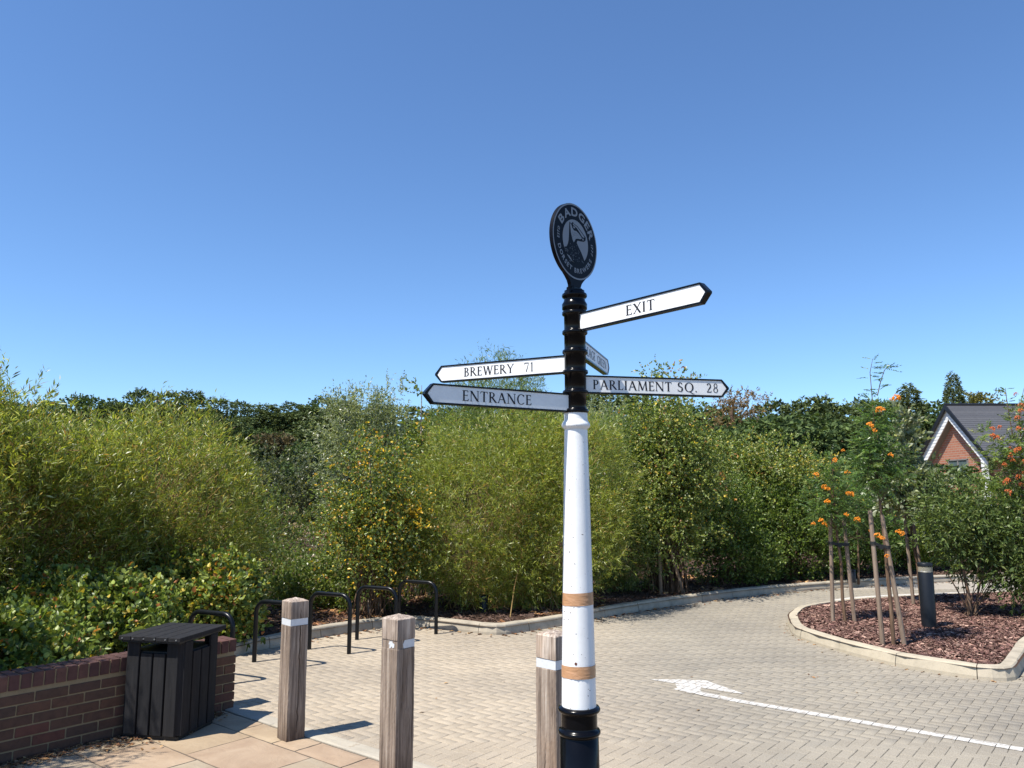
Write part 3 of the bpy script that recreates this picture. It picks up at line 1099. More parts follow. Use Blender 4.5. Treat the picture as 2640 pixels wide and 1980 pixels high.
# ------------------------------------------------------------------ brick wall
def brick_wall():
    L0, L1 = 0.6, WALL_END
    org = loc(0, WALL_B)
    t = empty('brick_wall', loc(0, WALL_B), PA, label='low dark brick garden wall with brick-on-edge top behind the bin', cat='wall')
    # local x runs along the wall (first paving axis), local +y is away from the camera side (behind), front face y=0
    rB = random.Random(5)
    mb = MB()
    mb.box(((L0 + L1) / 2 - 0.004, 0.1075, 0.225), (L1 - L0 - 0.020, 0.215 - 0.014, 0.47))
    mb.box(((L0 + L1) / 2 - 0.004, 0.1075, 0.51), (L1 - L0 - 0.020, 0.215 - 0.016, 0.105))
    mb.build('mortar', M['mortar'], t)

    def bmesh_brick(s, nm):
        out = []
        for q in range(3):
            m_ = MB().box((0, 0, 0), s, bev=0.0035)
            m_.V = [(v[0] + rB.uniform(-0.0015, 0.0015), v[1] + rB.uniform(-0.0015, 0.0015), v[2] + rB.uniform(-0.0015, 0.0015)) for v in m_.V]
            out.append(m_.mesh(nm))
        return out
    stretcher = bmesh_brick((0.215, 0.1, 0.065), 'brick')
    half = bmesh_brick((0.1025, 0.1, 0.065), 'brick')
    cope = bmesh_brick((0.065, 0.217, 0.104), 'coping_brick')
    for me in stretcher + half: me.materials.append(M['brick'])
    for me in cope: me.materials.append(M['brick_top'])

    def put(me, x, y, z, name, j=0.0015):
        o = bpy.data.objects.new(name, me)
        COL.objects.link(o)
        o.parent = t
        o.location = (x, y + rB.uniform(-j, j), z + rB.uniform(-0.001, 0.001))
        o.rotation_euler = (0, 0, rB.uniform(-0.004, 0.004))
    nlist = 0
    for k in range(6):
        z = -0.005 + 0.0325 + k * 0.075
        off = 0.1125 if k % 2 else 0.0
        x = L1 - 0.1075
        if k % 2 == 0:
            put(half[0], L1 - 0.05125, 0.05, z, 'brick')
            x = L1 - 0.1025 - 0.01 - 0.1075
        if k % 2 == 1:
            pass
        while x > L0:
            lit = (k == 3 and abs(x - (L1 - 0.46)) < 0.115)
            put(stretcher[rB.randrange(3)], x, 0.05, z, 'brick') if not lit else None
            if lit:
                fr = MB().box((x, 0.04, z), (0.218, 0.075, 0.068), bev=0.003).build('wall_light', M['silver'], t)
                MB().box((x, 0.001, z), (0.19, 0.006, 0.045), bev=0.002).build('diffuser', M['band'], fr)
            x -= 0.225
        # headers shown on the far end return
        put(half[1], L1 - 0.05125, 0.165, z, 'brick')
        nlist += 1
    x = L1 - 0.0325
    z = 0.45 + 0.005 + 0.052
    while x > L0:
        put(cope[rB.randrange(3)], x, 0.1075, z + 0.012, 'coping_brick', 0.003)
        x -= 0.0762


brick_wall()

# ------------------------------------------------------------------ litter bin
def litter_bin():
    t = empty('litter_bin', (-2.665, 6.335, 0), R(-12), label='charcoal slatted litter bin with flat board lid against the brick wall', cat='litter bin')
    w, d, H = 0.50, 0.49, 0.705
    MB().box((0, 0, 0.33), (w - 0.05, d - 0.05, 0.60)).build('liner', M['bin_in'], t)
    MB().box((0, 0, 0.012), (w - 0.04, d - 0.04, 0.024)).build('base_plate', M['bin_in'], t)
    th = 0.022
    for side in range(4):
        a = side * math.pi / 2
        Mx = Matrix.Rotation(a, 4, 'Z')
        wid = 0.096
        gap = 0.015
        xs = [(-1.5 + k) * (wid + gap) for k in range(4)]
        for k, x in enumerate(xs):
            short = k in (1, 2)
            h = H - (0.085 if short else 0.0)
            MB().box((x, -w / 2 + th / 2, 0.03 + (h - 0.03) / 2), (wid, th, h - 0.03), M=Mx, bev=0.003).build('slat', M['bin'], t)
        # inner lintel strip behind the opening
        # chamfer corner slat
        Mc = Matrix.Rotation(a + math.pi / 4, 4, 'Z')
        MB().box((0, -(w / 2) * 1.235, 0.03 + (H - 0.03) / 2), (0.05, th, H - 0.03), M=Mc, bev=0.003).build('corner_slat', M['bin'], t)
    # lid: five boards running front to back on a frame
    LW, LD = 0.53, 0.61
    lid = MB().box((0, 0, H + 0.006), (LW - 0.04, LD - 0.04, 0.014)).build('lid', M['bin_in'], t)
    nb = 5
    bw = LW / nb
    for k in range(nb):
        MB().box(((k - 2) * bw, 0, H + 0.030), (bw - 0.004, LD, 0.032), bev=0.003).build('lid_board', M['bin'], lid)
    for k in range(6):
        MB().tube([(-LW / 2 + 0.035 + k * (LW - 0.07) / 5, -LD / 2 - 0.004, H + 0.030), (-LW / 2 + 0.035 + k * (LW - 0.07) / 5, -LD / 2 + 0.01, H + 0.030)], 0.0055, 8).build('screw', M['screw'], lid)
    return t


litter_bin()

# ------------------------------------------------------------------ timber bollards
def bollard(x, y, yaw, H, label, seed, crack, peeled=False):
    r = random.Random(seed)
    nr = np.random.default_rng(seed)
    t = empty('timber_bollard', (x, y, 0), yaw, label=label, cat='bollard', group='square oak bollards in a row')
    W = 0.075
    N = 12
    per = []
    side_pts = np.linspace(-1, 1, N + 1)[:-1]
    for s in range(4):
        a = s * math.pi / 2
        for q in side_pts:
            px, py = q * W, -W
            if q == -1: px *= 0.975; py *= 0.975
            per.append((px * math.cos(a) - py * math.sin(a), px * math.sin(a) + py * math.cos(a), s, q))
    n = len(per)
    body_top = H - 0.028
    g0, g1 = H - 0.205, H - 0.150
    zs = sorted(set(list(np.linspace(-0.05, g0 - 0.004, 46)) + [g0, g0 + 0.001, g1 - 0.001, g1] + list(np.linspace(g1 + 0.004, body_top, 6))))
    wob = {}
    V = []
    cx_off = 0.0
    crack_x = 0.0
    lean = [r.uniform(-0.003, 0.003) for _ in range(4)]
    ph = [r.uniform(0, 6.28) for _ in range(8)]
    cpath = {}
    cx = crack_x
    for zi, z in enumerate(zs):
        cx += r.uniform(-0.06, 0.06)
        cx = max(crack_x - 0.14, min(crack_x + 0.14, cx))
        inset_ = 0.0045 if g0 < z < g1 else 0.0
        for i, (px, py, s, q) in enumerate(per):
            sc = 1.0
            dx = 0.0012 * math.sin(z * 9 + ph[s]) + 0.0008 * math.sin(z * 31 + ph[s + 4])
            rad = math.hypot(px, py)
            f = 1 - (inset_ - dx * 0.6 + r.uniform(-0.0007, 0.0007)) / 0.085
            x_, y_ = px * f, py * f
            if s in crack and q > -0.9:
                depth, zlo, zhi = crack[s]
                if zlo < z < zhi:
                    ci = round((crack_x + 1) / 2 * N)
                    k_ = min(1, (zhi - z) / 0.12, (z - zlo) / 0.12)
                    a = s * math.pi / 2
                    tx, ty = math.cos(a), math.sin(a)
                    if i % N == ci:
                        x_, y_ = cx * W * tx, cx * W * ty
                        x_ += (W - depth * k_ - 0.001) * ty; y_ += -(W - depth * k_ - 0.001) * tx
                    elif i % N in (ci - 1, ci + 1):
                        # pull the neighbours in so the split is narrow
                        step = (1 if i % N == ci + 1 else -1) * (0.0012 + 0.0050 * k_ * depth / 0.03)
                        tgt = cx * W + step
                        cur = x_ * tx + y_ * ty
                        x_ += (tgt - cur) * tx; y_ += (tgt - cur) * ty
            V.append((x_, y_, z))
    F = []
    nz = len(zs)
    for k in range(nz - 1):
        for i in range(n):
            j = (i + 1) % n
            F.append((k * n + i, k * n + j, (k + 1) * n + j, (k + 1) * n + i))
    # small chamfer, then weathered pyramid
    b = (nz - 1) * n
    prev = b
    for (f, z) in ((0.965, body_top + 0.003), (0.66, body_top + 0.014), (0.34, H - 0.010)):
        cur = len(V)
        for i in range(n):
            v = V[b + i]
            V.append((v[0] * f, v[1] * f, z + r.uniform(-0.0010, 0.0010)))
        for i in range(n):
            j = (i + 1) % n
            F.append((prev + i, prev + j, cur + j, cur + i))
        prev = cur
    V.append((0, 0, H))
    ap = len(V) - 1
    for i in range(n): F.append((prev + i, prev + (i + 1) % n, ap))
    mb = MB().add(V, F)
    mb.build('post', M['oak'], t)
    # reflective band in the groove
    hw = W * (1 - 0.0045 / 0.085) + 0.0012
    zz0, zz1 = g0 + 0.003, g1 - 0.003
    bd = MB()
    for s in range(4):
        a = s * math.pi / 2
        Mx = Matrix.Rotation(a, 4, 'Z')
        segs = [(-1, 1)]
        if peeled and s == 0: segs = [(-0.25, 1)]
        if peeled and s == 3:
            segs = []
            pts = [(-0.02, 0), (0.02, 0.45), (-0.12, 0.5), (0.06, 0.95), (0.2, 0.8), (0.3, 1.0), (0.42, 0.7), (0.62, 0.62), (0.6, 0.2), (0.38, 0.05), (0.3, 0.3), (0.15, 0.05)]
            P_ = [Mx @ Vector((p * hw, -hw, zz0 + h * (zz1 - zz0))) for p, h in pts]
            bd.add(P_, [tuple(range(len(P_)))])
        for (q0, q1) in segs:
            w_ = hw * 0.985
            if peeled and s == 0:
                P_ = [Mx @ Vector((p, -hw, z)) for p, z in ((q0 * w_ - 0.002, zz0), (w_, zz0), (w_, zz1), (q0 * w_ + 0.006, zz1), (q0 * w_ - 0.008, (zz0 + zz1) / 2))]
                bd.add(P_, [(0, 1, 2, 3, 4)])
            else:
                P_ = [Mx @ Vector((p, -hw, z)) for p, z in ((q0 * w_, zz0), (q1 * w_, zz0), (q1 * w_, zz1), (q0 * w_, zz1))]
                bd.add(P_, [(0, 1, 2, 3)])
    bd.build('reflective_band', M['band'], t)
    return t


# side 0 faces local -y. yaw chosen so that side 0 is the right hand face seen from the camera and side 3 the left hand one
bollard(-1.665, 6.14, R(43.5), 1.03, 'grey oak bollard split by a long dark crack, nearest the brick wall', 31, {0: (0.03, 0.05, 0.98)})
bollard(-0.715, 5.05, R(50), 1.075, 'middle oak bollard with peeling reflective band, its foot below the picture', 32, {0: (0.006, 0.5, 0.85)}, peeled=True)
bollard(0.238, 4.52, R(46), 1.07, 'oak bollard half hidden behind the white signpost', 33, {3: (0.012, 0.15, 0.5)})


# ------------------------------------------------------------------ cycle stands
def cycle_stand(x, y, label, first=[None]):
    w, H, rb = 0.58, 0.645, 0.13
    if first[0] is None:
        pts = [(0, 0, -0.05), (0, 0, 0.3), (0, 0, H - rb)]
        for k in range(1, 9):
            a = math.pi / 2 * k / 8
            pts.append((rb - rb * math.cos(a), 0, H - rb + rb * math.sin(a)))
        for k in range(0, 9):
            a = math.pi / 2 * k / 8
            pts.append((w - rb + rb * math.sin(a), 0, H - rb + rb * math.cos(a)))
        pts += [(w, 0, 0.3), (w, 0, -0.05)]
        first[0] = MB().tube(pts, 0.024, 14).mesh('cycle_stand')
    o = link('cycle_stand', first[0], M['black_satin'], None, (x, y, 0), (0, 0, R(-26.7)), label=label, cat='cycle stand', group='black hoop cycle stands in a row')


for (x, y, lb) in [(-3.22, 8.02, 'black hoop cycle stand seen above the bin lid and wall end'),
                   (-2.79, 8.72, 'black hoop cycle stand partly behind the cracked bollard'),
                   (-2.37, 9.40, 'black hoop cycle stand standing clear right of the cracked bollard'),
                   (-1.93, 9.99, 'black hoop cycle stand with one leg behind the middle bollard'),
                   (-1.50, 10.62, 'farthest black hoop cycle stand beside the kerb corner')]:
    cycle_stand(x, y, lb)


# ------------------------------------------------------------------ lettering
TH, TN = 0.155, 0.066


class Glyphs:
    """roman capitals drawn as thick and thin strokes with bracketed serifs, cap height 1"""
    def __init__(self):
        self.P = []     # polygons

    def st(self, x0, y0, x1, y1, w):
        d = Vector((x1 - x0, y1 - y0))
        if abs(d.y) > abs(d.x) * 0.2:   # measured horizontally
            self.P.append([(x0 - w / 2, y0), (x0 + w / 2, y0), (x1 + w / 2, y1), (x1 - w / 2, y1)])
        else:
            self.P.append([(x0, y0 - w / 2), (x1, y1 - w / 2), (x1, y1 + w / 2), (x0, y0 + w / 2)])

    def sf(self, x, y, w=0.30, up=True):
        h = 0.035
        s = 1 if up else -1
        self.P.append([(x - w / 2, y), (x + w / 2, y), (x + w / 2, y + s * h * 0.6), (x + w * 0.26, y + s * h * 1.5), (x - w * 0.26, y + s * h * 1.5), (x - w / 2, y + s * h * 0.6)])

    def arc(self, cx, cy, rx, ry, a0, a1, t0=TN, t1=TH, n=18, axis=0.0):
        for k in range(n):
            q = []
            for a in (a0 + (a1 - a0) * k / n, a0 + (a1 - a0) * (k + 1) / n):
                ar = R(a)
                w = t0 + (t1 - t0) * abs(math.cos(ar - R(axis))) ** 1.3
                q.append(((cx + (rx - w) * math.cos(ar), cy + (ry - w * 0.9) * math.sin(ar)), (cx + rx * math.cos(ar), cy + ry * math.sin(ar))))
            self.P.append([q[0][0], q[0][1], q[1][1], q[1][0]])


def glyph(ch):
    g = Glyphs()
    P = g
    w = 0.6
    if ch == 'I': P.st(.18, 0, .18, 1, TH); P.sf(.18, 0); P.sf(.18, 1, up=False); w = .36
    elif ch == 'E':
        P.st(.16, 0, .16, 1, TH); P.st(.16, .972, .56, .972, TN); P.st(.16, .53, .50, .53, TN); P.st(.16, .028, .58, .028, TN)
        P.P.append([(.56, 1), (.56, .80), (.53, .80), (.48, .97)]); P.P.append([(.50, .63), (.50, .43), (.475, .43), (.46, .53), (.475, .63)]); P.P.append([(.62, .22), (.58, 0), (.48, .03), (.59, .22)]); P.sf(.13, 0, .26); P.sf(.13, 1, .26, False); w = .64
    elif ch == 'L':
        P.st(.16, 0, .16, 1, TH); P.st(.16, .028, .56, .028, TN); P.P.append([(.60, .25), (.56, 0), (.46, .03), (.57, .25)]); P.sf(.13, 0, .26); P.sf(.16, 1, .30, False); w = .60
    elif ch == 'T':
        P.st(.38, 0, .38, 1, TH); P.st(.04, .972, .72, .972, TN); P.P.append([(.02, .78), (.04, 1), (.12, .97), (.05, .78)]); P.P.append([(.74, .78), (.72, 1), (.64, .97), (.71, .78)]); P.sf(.38, 0); w = .76
    elif ch == 'N':
        P.st(.14, 0, .14, 1, TN); P.st(.80, 0, .80, 1, TN); P.st(.13, 1, .80, 0, TH * 1.25); P.sf(.14, 0, .26); P.sf(.80, 1, .26, False); P.sf(.08, 1, .2, False); w = .94
    elif ch == 'R':
        P.st(.16, 0, .16, 1, TH); P.arc(.30, .745, .30, .255, -90, 90); P.st(.16, .972, .32, .972, TN); P.st(.16, .515, .32, .515, TN); P.st(.34, .50, .74, 0, TH * 1.25); P.sf(.16, 0); P.sf(.12, 1, .24, False); P.sf(.76, 0, .16); w = .80
    elif ch == 'P':
        P.st(.16, 0, .16, 1, TH); P.arc(.28, .73, .31, .27, -90, 90); P.st(.16, .972, .30, .972, TN); P.st(.16, .485, .30, .485, TN); P.sf(.16, 0); P.sf(.12, 1, .24, False); w = .64
    elif ch == 'B':
        P.st(.16, 0, .16, 1, TH); P.arc(.30, .76, .25, .24, -90, 90); P.arc(.31, .265, .31, .265, -90, 90); P.st(.16, .972, .32, .972, TN); P.st(.16, .53, .32, .53, TN); P.st(.16, .028, .32, .028, TN); P.sf(.11, 0, .2); P.sf(.11, 1, .2, False); w = .68
    elif ch == 'A' or ch == 'V':
        P.st(.10, 0, .42, 1, TN * 1.2); P.st(.42, 1.0, .78, 0, TH * 1.15); P.st(.22, .36, .62, .36, TN); P.sf(.10, 0, .24); P.sf(.78, 0, .27); w = .88
        if ch == 'V': P.P = [[(.88 - x, 1 - y) for x, y in q] for i, q in enumerate(P.P) if i != 2]
    elif ch == 'C':
        P.arc(.46, .5, .43, .52, 48, 312, n=26); P.P.append([(.76, .98), (.76, .74), (.73, .74), (.66, .93)]); P.P.append([(.79, .18), (.74, .10), (.70, .11), (.76, .20)]); w = .84
    elif ch == 'G':
        P.arc(.46, .5, .43, .52, 48, 312, n=26); P.P.append([(.78, .98), (.78, .74), (.75, .74), (.68, .93)]); P.st(.74, .06, .74, .42, TH); P.sf(.74, .42, .26, False); w = .88
    elif ch == 'W':
        P.st(.12, 1, .36, 0, TH * 1.1); P.st(.36, 0, .60, 1, TN * 1.2); P.st(.60, 1, .84, 0, TH * 1.1); P.st(.84, 0, 1.10, 1, TN * 1.2); P.sf(.12, 1, .26, False); P.sf(.58, 1, .24, False); P.sf(1.10, 1, .24, False); w = 1.2
    elif ch == 'Y':
        P.st(.40, 0, .40, .47, TH); P.st(.08, 1, .41, .44, TH * 1.05); P.st(.40, .44, .72, 1, TN * 1.2); P.sf(.40, 0); P.sf(.08, 1, .26, False); P.sf(.72, 1, .24, False); w = .80
    elif ch == 'M':
        P.st(.12, 0, .20, 1, TN); P.st(.20, 1, .52, .04, TH * 1.1); P.st(.52, .04, .86, 1, TN); P.st(.86, 1, .94, 0, TH); P.sf(.12, 0, .24); P.sf(.94, 0, .28); P.sf(.17, 1, .2, False); P.sf(.89, 1, .2, False); w = 1.08
    elif ch == 'X':
        P.st(.10, 1, .68, 0, TH * 1.2); P.st(.68, 1, .10, 0, TN * 1.2); P.sf(.10, 1, .28, False); P.sf(.68, 0, .28); P.sf(.68, 1, .24, False); P.sf(.10, 0, .24); w = .78
    elif ch == 'S':
        P.arc(.28, .755, .22, .265, 40, 235, axis=-10); P.arc(.30, .26, .25, .28, -140, 58, axis=-10); P.st(.14, .66, .46, .42, TH * 1.3); P.P.append([(.47, .98), (.47, .76), (.44, .76), (.38, .93)]); P.P.append([(.05, .02), (.05, .26), (.08, .26), (.14, .07)]); w = .60
    elif ch == 'Q':
        P.arc(.46, .5, .43, .52, 0, 360, n=30); P.P.append([(.46, .06), (.60, -.10), (.80, -.22), (1.05, -.20), (.84, -.155), (.66, -.03), (.56, .10)]); w = .92
    elif ch == '.':
        P.P.append([(.12 + .07 * math.cos(a * .785), .06 + .07 * math.sin(a * .785)) for a in range(8)]); w = .3
    elif ch == '7':
        P.st(.06, .955, .52, .955, .09); P.P.append([(.52, 1), (.22, 0), (.32, 0), (.53, .90)]); P.P.append([(.06, 1), (.05, .80), (.08, .80), (.12, .93)]); w = .62
    elif ch == '1':
        P.st(.20, 0, .20, 1, .11); P.sf(.20, 0, .26); P.P.append([(.20, 1), (.06, .88), (.06, .85), (.20, .90)]); w = .42
    elif ch == '2':
        P.arc(.28, .72, .24, .29, 5, 160, axis=0); P.P.append([(.53, .72), (.42, .72), (.06, .05), (.06, 0), (.14, .08), (.50, .55)]); P.st(.06, .045, .52, .045, .09); P.P.append([(.56, .2), (.52, 0), (.44, .06), (.53, .2)]); w = .64
    elif ch == '8':
        P.arc(.28, .76, .20, .25, 0, 360, TN, .09, 22); P.arc(.28, .26, .25, .28, 0, 360, TN, .10, 22); w = .60
    elif ch == ' ': w = .42
    return g.P, w


def serif_text(mb, text, x0, x1, zc, cap, y, fit=True):
    """writes text on the plane y (facing -y) from x0 to x1, centred on height zc"""
    gl = [glyph(c) for c in text]
    track = 0.07
    tot = sum(w for _, w in gl) + track * (len(gl) - 1)
    sx = (x1 - x0) / tot
    x = x0
    k = 0
    for P, w in gl:
        for poly in P:
            off = 0.00003 * (k % 9)
            V = [(x + px * sx, y - 0.0007 - off, zc - cap / 2 + py * cap) for px, py in poly]
            # orientation towards -y
            a = sum(V[i][0] * V[(i + 1) % len(V)][2] - V[(i + 1) % len(V)][0] * V[i][2] for i in range(len(V)))
            if a < 0: V = V[::-1]
            mb.add(V, [tuple(range(len(V)))])
            k += 1
        x += (w + track) * sx
    return mb


_fc = {}


def sans_letter(ch, shear=0.0):
    """flat outline of one letter from the built-in face, made bold; returns (verts, faces, width)"""
    if (ch, shear) in _fc: return _fc[(ch, shear)]
    cu = bpy.data.curves.new('letter_curve', 'FONT')
    cu.body = ch
    cu.size = 1.0
    cu.shear = shear
    cu.offset = 0.03
    cu.resolution_u = 3
    ob = bpy.data.objects.new('letter_curve', cu)
    COL.objects.link(ob)
    dg = bpy.context.evaluated_depsgraph_get()
    me = bpy.data.meshes.new_from_object(ob.evaluated_get(dg))
    V = [v.co.copy() for v in me.vertices]
    F = [tuple(p.vertices) for p in me.polygons]
    bpy.data.objects.remove(ob)
    bpy.data.curves.remove(cu)
    bpy.data.meshes.remove(me)
    x0 = min(v.x for v in V); x1 = max(v.x for v in V); y0 = min(v.y for v in V); y1 = max(v.y for v in V)
    s = 1.0 / (y1 - y0)
    V = [Vector(((v.x - (x0 + x1) / 2) * s, (v.y - y0) * s, 0)) for v in V]
    _fc[(ch, shear)] = (V, F, (x1 - x0) * s)
    return _fc[(ch, shear)]


# ------------------------------------------------------------------ signpost
def signpost():
    SX, SY = 0.297, 3.6
    t = empty('signpost', (SX, SY, 0), 0, label='white and black fingerpost with five pointing arms and round brewery disc on top', cat='signpost')

    def bead(r, z, a=0.010, h=0.012):
        return [(r, z - h), (r + a * .7, z - h * .75), (r + a, z - h * .25), (r + a, z + h * .25), (r + a * .7, z + h * .75), (r, z + h)]
    # black foot
    prof = [(0.115, 0.0), (0.115, 0.03), (0.105, 0.05), (0.098, 0.10), (0.094, 0.12), (0.090, 0.45), (0.085, 0.775)]
    prof += bead(0.080, 0.793, 0.014, 0.014) + [(0.080, 0.82), (0.080, 0.872)] + bead(0.080, 0.888, 0.014, 0.013) + [(0.072, 0.903)]
    MB().lathe(prof, 56).build('post_base', M['black_gloss'], t)
    prof = [(0.0765, 0.895), (0.0745, 1.06), (0.066, 1.5), (0.0575, 1.95), (0.0535, 2.12), (0.0535, 2.128), (0.062, 2.134), (0.066, 2.142), (0.066, 2.148), (0.063, 2.156), (0.0555, 2.166), (0.054, 2.175), (0.054, 2.212)]
    shaft = MB().lathe(prof, 64).build('post_shaft', M['post_white'], t)
    # sleeve with the rings between the arms
    prof = [(0.050, 2.210)]
    for zr in (2.207, 2.295, 2.391, 2.487, 2.580, 2.672):
        prof += [(0.0505, zr - 0.006), (0.058, zr - 0.004), (0.060, zr), (0.060, zr + 0.009), (0.057, zr + 0.013), (0.0505, zr + 0.016)]
        if zr < 2.6: prof += [(0.060, zr + 0.0165), (0.0605, zr + 0.021), (0.0525, zr + 0.027)] if False else [(0.0505, zr + 0.02)]
    prof += [(0.0505, 2.69), (0.059, 2.696), (0.060, 2.72), (0.053, 2.731), (0.050, 2.74), (0.050, 2.748), (0.058, 2.754), (0.0605, 2.762), (0.058, 2.770), (0.048, 2.776), (0.048, 2.786)]
    MB().lathe(prof, 56).build('post_sleeve', M['black_gloss'], t)
    # parcel tape
    for (za, zb, ra, rb, seed) in ((1.337, 1.392, 0.0694, 0.0683, 1), (1.026, 1.078, 0.0754, 0.0745, 2)):
        r = random.Random(seed)
        V = []; F = []
        n, m_ = 72, 7
        for j in range(m_):
            for i in range(n + 1):
                a = R(-210 + 300 * i / n)
                f = j / (m_ - 1)
                rad = ra + (rb - ra) * f + 0.0008 + 0.0012 * max(0, math.sin(i * 0.7 + j * 1.3 + seed) * math.sin(i * 0.23 + seed)) + r.uniform(0, 0.0003)
                if seed == 2 and 20 < i < 40: rad += 0.0016 * abs(math.sin(i * 1.1 + j * 0.9))
                z = za + (zb - za) * f + 0.003 * math.sin(a + 1.0 + seed)
                V.append((rad * math.cos(a), rad * math.sin(a), z))
        for j in range(m_ - 1):
            for i in range(n):
                a = j * (n + 1) + i
                F.append((a, a + 1, a + n + 2, a + n + 1))
        MB().add(V, F, True).build('tape_band', M['tape'], shaft)
    # chipped paint spot
    a = R(-104)
    ch = MB()
    P_ = [(0.0, 0.007), (0.006, 0.004), (0.005, -0.004), (0.0, -0.007), (-0.006, -0.001), (-0.004, 0.006)]
    ch.add([((0.0748) * math.cos(a + p / 0.0748), 0.0748 * math.sin(a + p / 0.0748), 1.093 + q) for p, q in P_], [tuple(range(6))])
    ch.build('rust_chip', simple('rust_brown', (0.12, 0.035, 0.02), 0.8), shaft)

    # arms: local x along the arm outwards, the written face at local -y
    def arm(ang, z, words, label, flip):
        """flip: the reading direction runs towards the post"""
        h = 0.0865
        x0, x1 = 0.045, 0.775
        th = 0.030
        tip = 0.036
        hh = h / 2
        o_ = empty('tmp') if False else None
        outline = [(x0, -hh), (x1 - tip, -hh), (x1, -0.004), (x1, 0.004), (x1 - tip, hh), (x0, hh)]
        b = 0.0075
        inner = [(x0 + 0.002, -hh + b), (x1 - tip - b * 0.5, -hh + b), (x1 - b * 1.7, 0), (x1 - tip - b * 0.5, hh - b), (x0 + 0.002, hh - b)]
        mb = MB()
        # frame: body prism plus raised rim on both faces
        Mx = Matrix.Rotation(R(90), 4, 'X')     # polygon y -> z, prism axis -> -y
        mb.prism(outline, -(th / 2 - 0.004), th / 2 - 0.004, Mx)
        for s in (-1, 1):
            ys = s * th / 2
            ring_o = outline
            ring_i = [inner[0], inner[1], (inner[2][0], -0.002), (inner[2][0], 0.002), inner[3], inner[4]]
            V = [(p[0], s * (th / 2 - 0.004), p[1]) for p in ring_o] + [(p[0], ys, p[1]) for p in ring_o] + [(p[0], ys, p[1]) for p in ring_i] + [(p[0], s * (th / 2 - 0.0035), p[1]) for p in ring_i]
            F = []
            for k in range(6):
                j = (k + 1) % 6
                for lv in range(3):
                    q = (lv * 6 + k, lv * 6 + j, (lv + 1) * 6 + j, (lv + 1) * 6 + k)
                    F.append(q if s < 0 else q[::-1])
            mb.add(V, F)
        fr = mb.build('sign_arm', M['black_gloss'], t, (0, 0, z), (0, 0, R(ang)), label=label)
        ff = MB()
        for s in (-1, 1):
            V = [(p[0], s * (th / 2 - 0.0030), p[1]) for p in inner]
            ff.add(V if s < 0 else V[::-1], [(0, 1, 2, 3, 4)])
        ff.build('sign_face', M['white'], fr)
        lt = MB()
        yf = -(th / 2 - 0.0030)
        for (txt, a, b_, cap) in words:
            serif_text(lt, txt, a, b_, 0.0, cap, yf)
        # the written face must look at the camera: for arms pointing left the face is at local +y
        if flip:
            lt.V = [(v[0] * -1, -v[1], v[2]) for v in lt.V]
        lt.build('lettering', M['letter'], fr)
        MB().tube([(x0 + 0.02, -0.010, -hh - 0.001), (x0 + 0.02, -0.010, -hh + 0.003)], 0.003, 6).build('screw', M['screw'], fr)
        return fr
    arm(-51.1, 2.627, [('EXIT', .337, .503, .045)], 'white arm reading EXIT pointing up right towards us', False)
    arm(72.0, 2.530, [('VILLAGE', .085, .40, .043), ('GREEN', .455, .695, .043)], 'white arm lettered VILLAGE GREEN pointing away behind the post', False)
    # arms that point left: words are read towards the post, so positions are given as minus distance
    arm(152.3, 2.436, [('BREWERY', -.603, -.319, .0445), ('71', -.264, -.210, .0445)], 'white arm reading BREWERY 71 pointing left and away', True)
    arm(12.2, 2.338, [('PARLIAMENT', .081, .478, .0445), ('SQ.', .505, .612, .0445), ('28', .656, .721, .0445)], 'white arm reading PARLIAMENT SQ. 28 pointing right', False)
    arm(-149.0, 2.247, [('ENTRANCE', -.601, -.251, .0455)], 'shaded white arm reading ENTRANCE pointing left towards us', True)

    # round disc
    RZ = 3.027
    yaw = math.atan2(0.775, 0.632)       # local x is the reading direction of the disc
    rad = 0.186
    th = 0.019
    mb = MB()
    n = 72
    outline = []
    # circle with a neck flaring down to the collar
    a0, a1 = -62, 242
    for k in range(n + 1):
        a = R(a0 + (a1 - a0) * k / n)
        outline.append((rad * math.cos(a), rad * math.sin(a)))
    neck = [(-0.068, -0.180), (-0.050, -0.198), (-0.041, -0.216), (-0.038, -0.242), (0.038, -0.242), (0.041, -0.216), (0.050, -0.198), (0.068, -0.180)]
    outline = outline + neck
    Mx = Matrix.Rotation(R(90), 4, 'X')
    mb.prism(outline, -th / 2, th / 2, Mx)
    dz = mb.build('roundel', M['navy'], t, (0, 0, RZ), (0, 0, yaw), label='round dark disc with silver badger emblem')
    yf = -th / 2

    def ring(r0, r1, y, nseg=72, full=False):
        m_ = MB()
        if full:
            m_.add([(r1 * math.cos(2 * math.pi * k / nseg), y, r1 * math.sin(2 * math.pi * k / nseg)) for k in range(nseg)], [tuple(range(nseg))])
        else:
            V = [(r * math.cos(2 * math.pi * k / nseg), y, r * math.sin(2 * math.pi * k / nseg)) for r in (r0, r1) for k in range(nseg)]
            m_.add(V, [(k, (k + 1) % nseg, nseg + (k + 1) % nseg, nseg + k)[::-1] for k in range(nseg)])
        return m_
    ring(rad * 0.955, rad * 0.995, yf - 0.0008).build('roundel_rim', M['silver'], dz)
    em = ring(0, rad * 0.575, yf - 0.0008, full=True).build('roundel_centre', M['silver'], dz)
    lt = MB()

